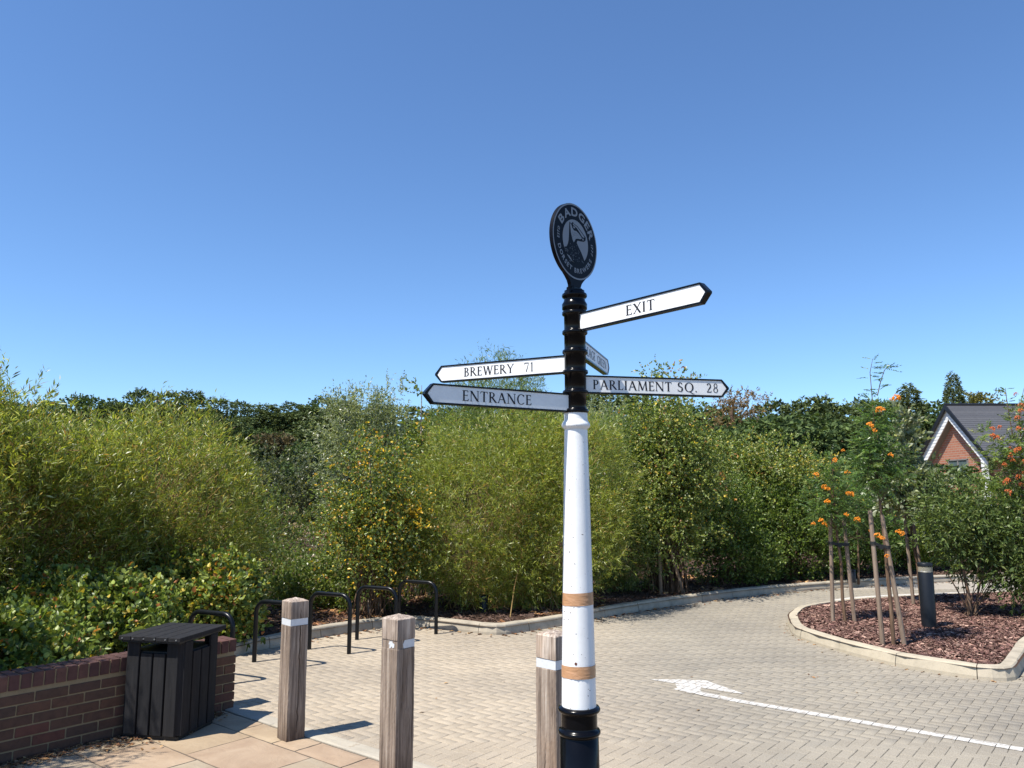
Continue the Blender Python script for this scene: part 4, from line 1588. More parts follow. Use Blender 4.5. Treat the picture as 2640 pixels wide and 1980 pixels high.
    def arc_text(text, r_in, cap, a_start, a_end, top=True, shear=0.0, gap=0.16, widen=1.0):
        L_ = [sans_letter(c, shear) if c != ' ' else None for c in text]
        ws = [(q[2] * widen if q else 0.45) for q in L_]
        tot = sum(ws) + gap * (len(ws) - 1)
        rm = r_in + cap / 2
        s = abs(a_end - a_start) * rm / (tot * cap) if True else 1
        x = 0
        for q, w_ in zip(L_, ws):
            xc = (x + w_ / 2) / tot
            a = a_start + (a_end - a_start) * xc
            if q:
                for f in [None]:
                    VV_ = []
                    for v in q[0]:
                        lx = v.x * cap * widen * s; ly = v.y * cap
                        if top:
                            rr_ = r_in + ly; tang = -lx
                        else:
                            rr_ = r_in + cap - ly; tang = lx
                        # rigid placement on the arc
                        px = rr_ * math.cos(a) - tang * math.sin(a)
                        pz = rr_ * math.sin(a) + tang * math.cos(a)
                        VV_.append((px, yf - 0.0009, pz))
                    lt.add(VV_, q[1])
            x += w_ + gap
    arc_text('BADGER', rad * 0.665, rad * 0.225, R(151), R(17), True, 0, 0.20)
    arc_text('DORSET BREWERS', rad * 0.70, rad * 0.125, R(197), R(335), False, 0, 0.22)
    arc_text('ESTD', rad * 0.715, rad * 0.095, R(186), R(163), True, 0.15, 0.12)
    arc_text('1777', rad * 0.715, rad * 0.095, R(8), R(-16), True, 0.15, 0.12)
    lt.build('lettering', M['silver'], dz)

    # animal emblem (a standing badger looking right) as flat enamel shapes
    def conv(p):
        X = (p[0] - 648) / 402.0
        Y = -(p[1] - 785 - 105 * X) / 625.0
        return (X * rad, Y * rad)

    def flat(m_, pts, y):
        P2 = [conv(p) for p in pts]
        bm = bmesh.new()
        vs = [bm.verts.new((p[0], y, p[1])) for p in P2]
        f = bm.faces.new(vs)
        f.normal_update()
        if f.normal.y > 0: f.normal_flip()
        bmesh.ops.triangulate(bm, faces=bm.faces[:])
        bm.verts.index_update()
        m_.add([v.co.copy() for v in bm.verts], [[v.index for v in f.verts] for f in bm.faces])
        bm.free()
    dk = MB()
    flat(dk, [(538, 465), (572, 492), (598, 462), (625, 492), (682, 520), (733, 575), (790, 640), (836, 690), (834, 738), (804, 766), (740, 768), (682, 762), (668, 800), (702, 868), (752, 958), (790, 1046), (806, 1090), (775, 1128), (700, 1152), (640, 1150), (580, 1105), (540, 1040), (490, 1002), (448, 962), (436, 915), (452, 888), (484, 882), (508, 832), (524, 760), (530, 650), (534, 560)], yf - 0.0012)
    dk.build('badger_emblem', M['navy'], em)
    li = MB()
    for pts in ([(548, 486), (572, 512), (588, 560), (615, 600), (660, 606), (705, 640), (748, 690), (762, 716), (738, 730), (690, 728), (648, 738), (632, 768), (612, 800), (592, 760), (576, 700), (562, 640), (556, 570)],
                [(600, 480), (622, 502), (676, 530), (724, 584), (782, 650), (812, 690), (800, 700), (772, 690), (720, 620), (676, 560), (632, 524), (602, 512)],
                [(604, 532), (636, 532), (642, 556), (620, 566), (602, 552)],
                [(770, 716), (790, 712), (796, 744), (774, 746)]):
        flat(li, pts, yf - 0.0016)
    r = random.Random(9)
    for k in range(70):
        x = r.uniform(500, 790); y = r.uniform(800, 1110)
        # keep inside the body
        if x < 500 + 0 or x > 640 + (y - 790) * 0.47 or x < 548 - (y - 800) * 0.10: continue
        l_ = r.uniform(14, 34); w_ = r.uniform(2.5, 5.0); sl = r.uniform(-0.1, 0.5)
        flat(li, [(x, y), (x + w_, y + l_ * 0.4), (x + sl * l_, y + l_), (x - w_ * 0.4, y + l_ * 0.5)], yf - 0.0016)
    for k in range(10):
        x = 445 + k * 6; y = 905 + (k * 37 % 60)
        flat(li, [(x, y), (x + 10, y + 6), (x + 14, y + 14), (x + 2, y + 8)], yf - 0.0016)
    li.build('emblem_highlights', M['silver'], em)
    dd = MB()
    for k in range(26):
        x = r.uniform(575, 735); y = r.uniform(620, 725)
        flat(dd, [(x, y), (x + 3, y + 5), (x + 12, y + 14), (x + 2, y + 9)], yf - 0.0020)
    flat(dd, [(612, 538), (626, 538), (626, 550), (614, 552)], yf - 0.0020)
    dd.build('emblem_fur', M['navy'], em)
    # square clamp under the disc
    MB().box((0, 0, 2.789), (0.075, 0.045, 0.028), M=Matrix.Rotation(yaw, 4, 'Z'), bev=0.004).build('clamp', M['black_gloss'], t)


signpost()

# ------------------------------------------------------------------ lamp bollards
def lamp(x, y, z, H, r, label, lean=0.0):
    t = empty('lamp_bollard', (x, y, z), 0, label=label, cat='bollard light')
    MB().lathe([(r * 1.0, -0.05), (r, 0.01), (r, H * 0.855), (r * 0.97, H * 0.86)], 40).build('body', M['lamp_body'], t)
    MB().lathe([(r * 0.98, H * 0.86), (r * 0.98, H * 0.945)], 40, cap=False).build('lens', M['lens'], t)
    MB().lathe([(r * 0.75, H * 0.862), (r * 0.55, H * 0.885), (r * 0.25, H * 0.915), (r * 0.12, H * 0.945)], 24).build('reflector', M['lamp_cone'], t)
    MB().lathe([(r * 1.02, H * 0.945), (r * 1.03, H * 0.95), (r * 1.03, H * 0.99), (r * 0.97, H), (r * 0.2, H * 1.003)], 40).build('cap', M['lamp_body'], t)


_l = on_ground(2396, 1618, 0.115)
lamp(_l[0], _l[1], 0.11, 0.81, 0.088, 'dark grey bollard light with clear ring, on the mulch island')


def spike_light(u, v, label):
    p = on_ground(u, v, 0.11)
    t = empty('garden_light', (p[0], p[1], 0.10), 0.3, label=label, cat='garden light')
    MB().lathe([(0.06, 0), (0.062, 0.02), (0.062, 0.20), (0.055, 0.205)], 20).build('body', M['lamp_body'], t)
    MB().lathe([(0.066, 0.205), (0.066, 0.235), (0.05, 0.245)], 20).build('cap', M['black_satin'], t)


spike_light(1247, 1576, 'short black garden light under the edge of the big willow')
spike_light(2198, 1500, 'short dark light post against the hedge behind the stakes')


# ------------------------------------------------------------------ vegetation engine
def unit(v):
    return v / (np.linalg.norm(v, axis=-1, keepdims=True) + 1e-9)


def lobes(r, D, k=9, f=3.2):
    """smooth random field on directions, about -1..1"""
    out = np.zeros(len(D))
    for _ in range(k):
        w_ = r.normal(0, f, 3); out += np.sin(D @ w_ + r.uniform(0, 6.28))
    return out / math.sqrt(k) * 0.9


def crown_points(r, blobs, n, depth=0.35, rough=0.14, zmin=0.12, freq=3.2, cull=0.75):
    B = np.array(blobs, float)
    area = (B[:, 3] * B[:, 4] + B[:, 3] * B[:, 5] + B[:, 4] * B[:, 5])
    idx = r.choice(len(B), size=int(n * 1.6), p=area / area.sum())
    D = unit(r.normal(0, 1, (len(idx), 3)))
    lob = np.zeros(len(idx))
    for b in range(len(B)):
        m = idx == b
        if m.any(): lob[m] = lobes(r, D[m], 9, freq)
    rad = 1 - depth * r.random(len(idx)) ** 1.3
    rad = rad * (1 + rough * lob)
    P = B[idx, :3] + D * rad[:, None] * B[idx, 3:6]
    N = unit(D / B[idx, 3:6])
    keep = P[:, 2] > zmin
    # drop points buried deep in another lobe
    for b in range(len(B)):
        q = (P - B[b, :3]) / B[b, 3:6]
        ins = (np.linalg.norm(q, axis=1) < (1 - depth) * 0.85) & (idx != b)
        keep &= ~ins
    ph = r.uniform(0, 6.28, 6)
    q = 3.4 if cull else 0.0
    f = np.sin(P[:, 0] * q + ph[0] + np.sin(P[:, 1] * q * 0.8 + ph[3])) * np.sin(P[:, 1] * q * 1.1 + ph[1]) + np.sin(P[:, 2] * q * 1.3 + ph[2] + P[:, 0] * q * 0.6) * 0.8
    keep &= ~((f < -0.55) & (r.random(len(P)) < cull))
    P, N = P[keep], N[keep]
    k = r.permutation(len(P))[:n]
    return P[k], N[k]


def leaf_mesh(name, P, D, L, W, col, r, broad=False, fold=0.25):
    """P base points, D directions, L lengths, W widths"""
    n = len(P)
    rnd = unit(r.normal(0, 1, (n, 3)))
    S = unit(np.cross(D, rnd))
    Nn = np.cross(D, S)
    L = L[:, None]; W = W[:, None]
    if not broad:
        a = P
        b = P + D * L * 0.42 + S * W * 0.5 + Nn * W * fold
        c = P + D * L + Nn * L * 0.0 - np.array([0, 0, 1]) * L * 0.10
        d = P + D * L * 0.42 - S * W * 0.5 + Nn * W * fold
        V_ = np.stack([a, b, c, d], axis=1).reshape(-1, 3)
        F_ = np.arange(4 * n).reshape(-1, 4)
        return np_mesh(name, V_, F_, col=np.repeat(col, 4, axis=0))
    a = P
    b = P + D * L * 0.28 + S * W * 0.46 + Nn * W * fold
    c = P + D * L * 0.68 + S * W * 0.42 + Nn * W * fold * 0.8
    d = P + D * L - Nn * L * 0.05
    e = P + D * L * 0.68 - S * W * 0.42 + Nn * W * fold * 0.8
    f = P + D * L * 0.28 - S * W * 0.46 + Nn * W * fold
    V_ = np.stack([a, b, c, d, e, f], axis=1).reshape(-1, 3)
    i = np.arange(n)[:, None] * 6
    F_ = np.concatenate([i + np.array([[0, 1, 2, 3]]), i + np.array([[0, 3, 4, 5]])], axis=0)
    return np_mesh(name, V_, F_, col=np.repeat(col, 6, axis=0))


def pick_colours(r, P, palette, probs, n, patch=None, jit=0.22):
    pal = np.array(palette, float) * (1.0 if palette is W_GREEN else 1.22)
    pr = np.array(probs, float); pr /= pr.sum()
    k = r.choice(len(pal), size=n, p=pr)
    if patch is not None:
        # clumps where the accent colours gather: patch = (palette indices, scale, share)
        ids, sc, thr = patch
        f = np.sin(P[:, 0] * sc + 1.3) * np.sin(P[:, 1] * sc * 1.1 + 0.4) + np.sin(P[:, 2] * sc * 1.3 + 2.0) * np.sin(P[:, 0] * sc * 0.7)
        m = (f > thr) & (r.random(n) < 0.5)
        k[m] = r.choice(ids, size=m.sum())
    c = pal[k] * 1.25 * (1 + r.normal(0, jit, n))[:, None].clip(0.4, 1.7)
    return c


def sprigs(r, P, N, m, Ls, out=0.5, up=0.5, rnd=0.6, droop=0.0, spread=0.9):
    """m leaves on a short shoot at every crown point; returns leaf bases, directions, shoot index"""
    n = len(P)
    D = unit(N * out + np.array([0, 0, up]) + r.normal(0, rnd, (n, 3)))
    t = r.random((n, m))
    Lq = (Ls * r.uniform(0.6, 1.3, n))[:, None]
    base = P[:, None, :] + D[:, None, :] * (t * Lq)[:, :, None]
    base[:, :, 2] -= droop * (t * Lq) ** 2
    side = unit(np.cross(D[:, None, :], unit(r.normal(0, 1, (n, m, 3)))))
    d = unit(D[:, None, :] * 1.0 + side * spread)
    return base.reshape(-1, 3), d.reshape(-1, 3), D


def tubes(name, P0, P1, P2, r0, r1, seg=5, sides=3):
    """many bent stems in one mesh: quadratic curves P0-P1-P2 tapering r0 -> r1"""
    n = len(P0)
    t = np.linspace(0, 1, seg + 1)
    C = ((1 - t) ** 2)[None, :, None] * P0[:, None] + (2 * t * (1 - t))[None, :, None] * P1[:, None] + (t ** 2)[None, :, None] * P2[:, None]
    T = unit(np.gradient(C, axis=1))
    ref = np.array([0.3, 0.9, 0.2])
    S = unit(np.cross(T, ref)); B = np.cross(T, S)
    rad = (r0[:, None] * (1 - t)[None] + r1[:, None] * t[None])[:, :, None]
    rings = []
    for k in range(sides):
        a = 2 * math.pi * k / sides
        rings.append(C + (S * math.cos(a) + B * math.sin(a)) * rad)
    V_ = np.stack(rings, axis=2)                        # n, seg+1, sides, 3
    V_ = V_.reshape(-1, 3)
    F_ = []
    base = (np.arange(n) * (seg + 1) * sides)[:, None]
    fs = []
    for s in range(seg):
        for k in range(sides):
            k2 = (k + 1) % sides
            fs.append([s * sides + k, s * sides + k2, (s + 1) * sides + k2, (s + 1) * sides + k])
    fs = np.array(fs)
    F_ = (base[:, :, None] + fs[None]).reshape(-1, 4)
    return np_mesh(name, V_, F_, smooth=True)


def limbs(r, root, P, n, r0, r1=0.003, rise=0.5, spread=0.1, sides=4, seg=6):
    k = r.choice(len(P), size=min(n, len(P)), replace=False)
    T = P[k]
    P0 = np.array(root)[None] + np.concatenate([r.normal(0, spread, (len(T), 2)), np.zeros((len(T), 1))], axis=1)
    mid = P0 * 0.55 + T * 0.45
    mid[:, 2] = P0[:, 2] + (T[:, 2] - P0[:, 2]) * (0.45 + rise * 0.3)
    mid[:, :2] = P0[:, :2] * 0.7 + T[:, :2] * 0.3 + r.normal(0, 0.05, (len(T), 2))
    return P0, mid, T, np.full(len(T), r0) * r.uniform(0.6, 1.1, len(T)), np.full(len(T), r1)


W_GREEN = [(0.180, 0.212, 0.038), (0.255, 0.280, 0.052), (0.105, 0.135, 0.028), (0.40, 0.41, 0.20), (0.36, 0.27, 0.07), (0.28, 0.16, 0.06)]
W_PROB = [0.31, 0.25, 0.24, 0.09, 0.07, 0.04]


def shrub(name, at, blobs, n_sprig, m, leaf, palette, probs, seed, label, cat, mat='leaf', broad=False, Ls=0.28, out=0.5, up=0.5, rnd=0.5,
          droop=0.0, spread=0.8, stems=60, stem_r=0.010, stem_mat='osier', stem_name='stem', depth=0.4, rough=0.14, zmin=0.12, patch=None, freq=3.2, shoots=0,
          shoot_len=0.6, root_spread=0.15, crown_name='foliage', group=None, trunk=None, pinnate=False, lw=None):
    r = np.random.default_rng(seed)
    at = np.array(at, float)
    t = empty(name, tuple(at), 0, label=label, cat=cat, group=group)
    P, N = crown_points(r, blobs, n_sprig, depth, rough, zmin, freq)
    if shoots:
        # long shoots standing out of the crown
        top = P[:, 2] > np.quantile(P[:, 2], 0.55)
        k = r.choice(np.where(top & (N[:, 2] > 0.1))[0], size=shoots)
        q = 7
        D = unit(N[k] * 0.4 + np.array([0, 0, 1.0]) + r.normal(0, 0.22, (shoots, 3)))
        s = (np.arange(q) / q)[None, :, None] * shoot_len * r.uniform(0.4, 1.2, (shoots, 1, 1))
        Ps = (P[k][:, None] + D[:, None] * s).reshape(-1, 3)
        P = np.concatenate([P, Ps]); N = np.concatenate([N, np.repeat(D, q, axis=0)])
        shoot_lines = (P[:0], )
    if pinnate:
        base, d, col, Lf, Wf = pinnate_leaves(r, P, N, m, Ls, leaf, palette, probs, out, up, rnd, patch)
    else:
        base, d, _ = sprigs(r, P, N, m, Ls, out, up, rnd, droop, spread)
        nl = len(base)
        Lf = leaf[0] * r.lognormal(0, 0.25, nl)
        Wf = leaf[1] * r.lognormal(0, 0.2, nl)
        col = pick_colours(r, base, palette, probs, nl, patch)
    ok = base[:, 2] > 0.03
    me = leaf_mesh(crown_name, base[ok], d[ok], Lf[ok], Wf[ok], col[ok], r, broad)
    link(crown_name, me, M[mat], t)
    if stems:
        P0, Pm, T, a, b = limbs(r, (0, 0, 0), P, stems, stem_r, 0.004 if stem_mat == 'osier' else 0.0025, spread=root_spread)
        link(stem_name, tubes(stem_name, P0, Pm, T, a, b), M[stem_mat], t)
    if trunk:
        for (pts, radii) in trunk:
            MB().tube(pts, radii, 9).build('trunk', M[stem_mat if 'birch' not in name else 'birch'], t)
    return t, P, N, r


def pinnate_leaves(r, P, N, m, Ls, leaf, palette, probs, out, up, rnd, patch):
    """each crown point carries a compound leaf: leaflets in a flat double row"""
    n = len(P)
    D = unit(N * out + np.array([0, 0, up]) + r.normal(0, rnd, (n, 3)))
    S = unit(np.cross(D, np.array([0, 0, 1.0]) + r.normal(0, 0.3, (n, 3))))
    pairs = m // 2
    L_ = Ls * r.uniform(0.7, 1.2, n)
    bs, ds = [], []
    for k in range(pairs):
        t = (0.25 + 0.75 * k / pairs)
        p = P + D * (t * L_)[:, None] - np.array([0, 0, 1]) * (0.25 * t * t * L_)[:, None]
        for s in (-1, 1):
            bs.append(p); ds.append(unit(D * 0.55 + S * s + np.array([0, 0, -0.18])))
    p = P + D * L_[:, None] - np.array([0, 0, 1]) * (0.25 * L_)[:, None]
    bs.append(p); ds.append(D)
    q = len(bs)
    base = np.stack(bs, axis=1).reshape(-1, 3); d = np.stack(ds, axis=1).reshape(-1, 3)
    nl = len(base)
    c1 = pick_colours(r, P, palette, probs, n, patch)
    col = np.repeat(c1, q, axis=0) * r.uniform(0.85, 1.15, nl)[:, None]
    return base, d, col, leaf[0] * r.uniform(0.8, 1.2, nl), leaf[1] * r.uniform(0.85, 1.15, nl)


# ------------------------------------------------------------------ near shrubs on the left
PAL_W, PR_W = W_GREEN, W_PROB
# tall willow at the left edge, over the wall
shrub('willow_shrub', (-5.95, 8.35, 0.05), [(0.15, -0.1, 1.45, 1.1, 1.15, 1.10), (0.85, 0.75, 1.35, 0.85, 0.9, 1.1), (-0.4, -1.3, 1.35, 0.95, 1.0, 1.0), (0.72, -0.2, 2.25, 0.38, 0.4, 0.72), (0.2, -0.2, 2.1, 0.4, 0.4, 0.8)], 6600, 12, (0.082, 0.0125), PAL_W, PR_W, 101,
      'tallest narrow-leaved willow bush at the left edge of the photo', 'willow', Ls=0.30, out=0.35, up=0.75, rnd=0.35, stems=300, stem_r=0.015, depth=0.5, rough=0.18, zmin=0.85, shoots=60, shoot_len=0.38, root_spread=0.25)
shrub('willow_shrub', (-4.85, 10.3, 0.05), [(0.0, 0.0, 1.40, 1.45, 1.3, 1.30), (-1.25, -0.1, 1.40, 1.15, 1.2, 1.35), (0.75, 0.2, 1.15, 0.85, 1.0, 1.1), (-0.5, -0.7, 1.1, 1.1, 0.8, 1.0)], 9000, 12, (0.076, 0.0105), PAL_W, PR_W, 102,
      'broad yellow-green willow bush rounded on its right side, left of the gap', 'willow', Ls=0.30, out=0.45, up=0.65, rnd=0.35, stems=420, stem_r=0.015, depth=0.45, rough=0.17, zmin=0.75, shoots=70, shoot_len=0.35, root_spread=0.4)
shrub('willow_shrub', (-5.3, 5.0, 0.05), [(0.45, 0.0, 2.3, 0.85, 1.0, 0.8), (0.2, -0.5, 1.7, 0.8, 0.9, 1.0), (0.70, 0.4, 2.45, 0.5, 0.5, 0.5)], 2200, 11, (0.085, 0.013), PAL_W, PR_W, 103,
      'willow bush over the wall at the very left, mostly outside the frame', 'willow', Ls=0.30, out=0.35, up=0.75, rnd=0.35, stems=90, stem_r=0.012, depth=0.6, rough=0.16, shoots=20, shoot_len=0.4, root_spread=0.25)
PAL_B = [(0.090, 0.128, 0.026), (0.145, 0.180, 0.040), (0.054, 0.078, 0.019), (0.19, 0.22, 0.05), (0.33, 0.25, 0.04), (0.30, 0.12, 0.04)]
PR_B = [0.34, 0.28, 0.22, 0.09, 0.05, 0.02]
for i, (x, y, bl, lb) in enumerate([
        (-4.3, 6.6, [(0, 0, 0.36, 0.65, 0.75, 0.44), (-0.5, -0.9, 0.36, 0.65, 0.8, 0.42)], 'dark green broad-leaved bush low behind the brick wall at the left'),
        (-4.15, 8.15, [(0, 0, 0.38, 0.7, 0.7, 0.52), (-0.6, 0.1, 0.38, 0.6, 0.6, 0.48)], 'broad-leaved bush behind the litter bin'),
        (-3.72, 9.55, [(0, 0, 0.42, 0.68, 0.55, 0.60), (0.35, -0.2, 0.38, 0.4, 0.45, 0.5)], 'yellowing broad-leaved bush behind the nearest cycle stands')]):
    shrub('leafy_shrub', (x, y, 0.06), bl, 2900, 6, (0.052, 0.045), PAL_B, PR_B if i < 2 else [0.25, 0.28, 0.15, 0.18, 0.11, 0.03], 110 + i, lb, 'shrub', mat='leaf_gloss', broad=True, Ls=0.16, out=0.5, up=0.4, rnd=0.5,
          spread=1.2, stems=50, stem_r=0.008, stem_mat='bark', depth=0.55, rough=0.18, shoots=26, shoot_len=0.22, zmin=0.08, freq=4.5)

# birch with yellow leaves behind the stands
PAL_BI = [(0.095, 0.125, 0.030), (0.135, 0.165, 0.040), (0.060, 0.085, 0.022), (0.42, 0.30, 0.035), (0.50, 0.30, 0.03), (0.28, 0.14, 0.04)]
shrub('birch_tree', (-2.0, 11.2, 0.08), [(-0.05, 0, 1.85, 0.65, 0.8, 0.85), (-0.1, 0.1, 1.1, 0.80, 0.9, 0.75), (0.3, 0, 1.2, 0.6, 0.8, 0.9)], 2500, 9, (0.038, 0.030), PAL_BI, [0.42, 0.24, 0.2, 0.06, 0.04, 0.04], 120,
      'small birch speckled with yellow leaves behind the cycle stands', 'birch', broad=True, Ls=0.26, out=0.3, up=-0.1, rnd=0.6, droop=0.8, stems=60, stem_r=0.012, stem_mat='bark', stem_name='branch', depth=0.75, rough=0.2, zmin=0.35, patch=([3, 4], 3.1, 0.9), crown_name='crown',
      trunk=[([(0, 0, 0), (0.02, 0, 0.6), (0.0, 0.03, 1.4), (-0.05, 0, 2.3)], [0.045, 0.035, 0.022, 0.006]), ([(0.09, 0.05, 0), (0.14, 0, 0.5), (0.22, 0, 1.2)], [0.03, 0.022, 0.008])])
shrub('birch_tree', (-1.62, 13.6, 0.08), [(0.0, 0, 2.5, 0.32, 0.35, 1.1), (-0.1, 0, 1.5, 0.6, 0.6, 0.9)], 700, 9, (0.050, 0.038), PAL_BI, [0.40, 0.25, 0.25, 0.06, 0.03, 0.01], 121,
      'slender birch sapling poking above the left tip of the ENTRANCE arm', 'birch', broad=True, Ls=0.26, out=0.4, up=0.2, rnd=0.6, droop=0.6, stems=40, stem_r=0.010, stem_mat='bark', stem_name='branch', depth=0.9, rough=0.25, zmin=0.4, crown_name='crown',
      trunk=[([(0, 0, 0), (0.03, 0, 1.6), (0.02, 0.03, 3.6)], [0.04, 0.025, 0.005])])

# big central willow and the ones behind and beside it
shrub('willow_shrub', (0.0, 12.35, 0.08), [(-0.1, 0.0, 1.50, 1.70, 1.30, 1.45), (-0.5, -0.3, 0.85, 1.30, 1.05, 0.9), (0.60, 0.0, 1.15, 1.25, 1.20, 1.15), (1.0, -0.1, 1.9, 0.8, 0.8, 0.9)], 14500, 12, (0.070, 0.0095), PAL_W, [0.36, 0.27, 0.24, 0.06, 0.05, 0.02], 130,
      'dense willow bush filling the middle, its leaves reaching the mulch left of the post', 'willow', Ls=0.27, out=0.5, up=0.45, rnd=0.4, stems=240, stem_r=0.011, depth=0.35, rough=0.15, shoots=50, shoot_len=0.25, root_spread=0.4, zmin=0.06)
shrub('willow_tree', (-0.55, 16.2, 0.0), [(0.2, 0.0, 3.05, 1.15, 1.1, 1.35), (-0.5, 0.2, 2.7, 0.9, 1.0, 1.2), (0.9, 0.2, 2.9, 0.7, 0.9, 1.2)], 4600, 11, (0.085, 0.012), [(0.09, 0.13, 0.035), (0.13, 0.165, 0.05), (0.07, 0.10, 0.03), (0.2, 0.22, 0.09)], [0.4, 0.3, 0.2, 0.1], 131,
      'taller willow standing behind the middle bush, seen under the BREWERY arm', 'willow', Ls=0.30, out=0.4, up=0.6, rnd=0.4, stems=70, stem_r=0.02, depth=0.6, rough=0.16, shoots=50, shoot_len=0.32, crown_name='crown', stem_name='branch')
shrub('willow_shrub', (1.75, 14.1, 0.08), [(0, 0, 1.6, 0.85, 0.8, 1.35), (0.1, -0.1, 0.8, 0.8, 0.8, 0.8)], 4600, 11, (0.085, 0.011), [(0.10, 0.145, 0.04), (0.15, 0.19, 0.055), (0.07, 0.105, 0.03), (0.24, 0.26, 0.12)], [0.36, 0.3, 0.2, 0.14], 132,
      'bright long-leaved willow bush just right of the white post', 'willow', Ls=0.30, out=0.5, up=0.4, rnd=0.45, stems=80, stem_r=0.010, depth=0.45, rough=0.16, shoots=20, shoot_len=0.4)

# grey green willow beyond the gap
PAL_G = [(0.155, 0.175, 0.095), (0.20, 0.22, 0.13), (0.10, 0.125, 0.06), (0.27, 0.28, 0.19)]
PR_G = [0.38, 0.28, 0.22, 0.12]
shrub('grey_willow_tree', (-3.9, 20.5, -0.03), [(-0.6, 0, 3.15, 0.65, 0.8, 1.25), (0.45, 0.2, 3.3, 0.7, 0.8, 1.3), (0.0, 0, 1.9, 1.3, 1.2, 1.5)], 3000, 10, (0.075, 0.026), PAL_G, PR_G, 140,
      'silvery grey-green willow with two feathery tops left of the signs', 'willow', Ls=0.34, out=0.5, up=0.4, rnd=0.5, stems=90, stem_r=0.02, stem_mat='bark', depth=0.7, rough=0.22, shoots=60, shoot_len=0.45, crown_name='crown', stem_name='branch')
shrub('grey_willow_tree', (2.2, 21.0, -0.03), [(0.0, 0, 2.7, 1.1, 1.1, 1.5), (-0.7, 0, 2.0, 0.8, 1.0, 1.3)], 2600, 10, (0.085, 0.028), PAL_G, PR_G, 141,
      'grey-green willow seen just right of the top of the white shaft', 'willow', Ls=0.34, out=0.5, up=0.4, rnd=0.5, stems=60, stem_r=0.02, stem_mat='bark', depth=0.7, rough=0.22, shoots=20, shoot_len=0.4, crown_name='crown', stem_name='branch')

# rough low growth in the gap between the two willows
PAL_U = [(0.085, 0.115, 0.03), (0.055, 0.085, 0.022), (0.13, 0.15, 0.045), (0.16, 0.13, 0.06)]
for i, (x, y, bl, lb) in enumerate([
        (-4.5, 13.6, [(0, 0, 0.5, 1.3, 0.8, 0.65), (1.2, 0.3, 0.4, 0.9, 0.7, 0.5)], 'tangled low bush in the gap, in front of the log rail'),
        (-3.0, 12.2, [(0, 0, 0.3, 0.9, 0.6, 0.4), (0.9, -0.3, 0.25, 0.6, 0.5, 0.35)], 'low ragged bush behind the third and fourth cycle stands'),
        (-6.3, 18.6, [(0, 0, 0.9, 1.6, 1.0, 1.0), (1.7, 0.3, 0.6, 1.0, 0.8, 0.8)], 'mid green bush beyond the log rail')]):
    shrub('wild_shrub', (x, y, 0.0), bl, 2000, 8, (0.055, 0.028), PAL_U, [0.4, 0.3, 0.2, 0.1], 150 + i, lb, 'shrub', broad=False, Ls=0.22, out=0.4, up=0.5, rnd=0.5, stems=50, stem_r=0.007, stem_mat='bark', depth=0.6, rough=0.2, zmin=0.02, freq=4.5)
shrub('dark_bush', (-9.3, 31.0, 0.0), [(0, 0, 1.5, 2.2, 1.6, 1.7), (2.2, 0.3, 1.2, 1.5, 1.4, 1.5), (-2.5, 0, 1.3, 2.0, 1.5, 1.4)], 3000, 7, (0.11, 0.07), [(0.07, 0.08, 0.04), (0.05, 0.06, 0.03), (0.10, 0.105, 0.055)], [0.5, 0.3, 0.2], 155,
      'dull dark bush at the foot of the wooded hill in the gap', 'shrub', broad=False, Ls=0.35, stems=30, stem_r=0.02, stem_mat='bark', depth=0.6, rough=0.2)

# birches and hedge right of the post
PAL_BR = [(0.110, 0.145, 0.034), (0.16, 0.19, 0.050), (0.070, 0.098, 0.025), (0.26, 0.26, 0.10), (0.38, 0.29, 0.05), (0.30, 0.15, 0.05)]
shrub('birch_tree', (2.65, 13.7, 0.1), [(0.05, 0, 2.6, 0.75, 0.8, 1.2), (0.2, 0.1, 1.9, 1.0, 0.9, 1.0), (-0.1, 0.0, 1.25, 1.0, 0.8, 0.8)], 4600, 9, (0.042, 0.032), PAL_BR, [0.40, 0.26, 0.18, 0.11, 0.03, 0.02], 160,
      'tall birch under the PARLIAMENT arm, trunk tied to leaning stakes', 'birch', broad=True, Ls=0.30, out=0.3, up=0.0, rnd=0.6, droop=0.9, stems=110, stem_r=0.016, stem_mat='bark', stem_name='branch', depth=0.85, rough=0.18, zmin=0.55, shoots=26, shoot_len=0.42, patch=([4, 5], 2.4, 1.0), crown_name='crown',
      trunk=[([(-0.03, 0, 0), (-0.08, 0, 0.5), (-0.12, 0.02, 1.2), (-0.05, 0, 2.6), (0.02, 0, 3.7)], [0.045, 0.04, 0.032, 0.018, 0.006]), ([(0.05, 0.05, 0), (0.03, 0, 0.7), (0.12, 0, 1.6), (0.1, 0, 2.6)], [0.035, 0.03, 0.02, 0.01])])
shrub('birch_tree', (5.1, 16.2, 0.1), [(0.0, 0, 1.95, 1.15, 1.0, 1.05), (0.9, 0.1, 1.6, 1.0, 0.9, 0.9), (-0.8, 0.0, 1.7, 0.9, 0.8, 1.0)], 5000, 9, (0.046, 0.035), PAL_BR, [0.38, 0.24, 0.2, 0.13, 0.04, 0.01], 161,
      'second birch right of the first, dotted with pale yellow leaves', 'birch', broad=True, Ls=0.30, out=0.3, up=0.0, rnd=0.6, droop=0.7, stems=80, stem_r=0.016, stem_mat='bark', stem_name='branch', depth=0.8, rough=0.18, zmin=0.5, shoots=14, shoot_len=0.3, crown_name='crown', patch=([3, 4], 2.0, 0.8),
      trunk=[([(0, 0, 0), (0.03, 0, 1.2), (0.0, 0.03, 2.6)], [0.06, 0.04, 0.015])])
PAL_H = [(0.080, 0.120, 0.026), (0.115, 0.160, 0.035), (0.050, 0.076, 0.020), (0.17, 0.195, 0.06)]
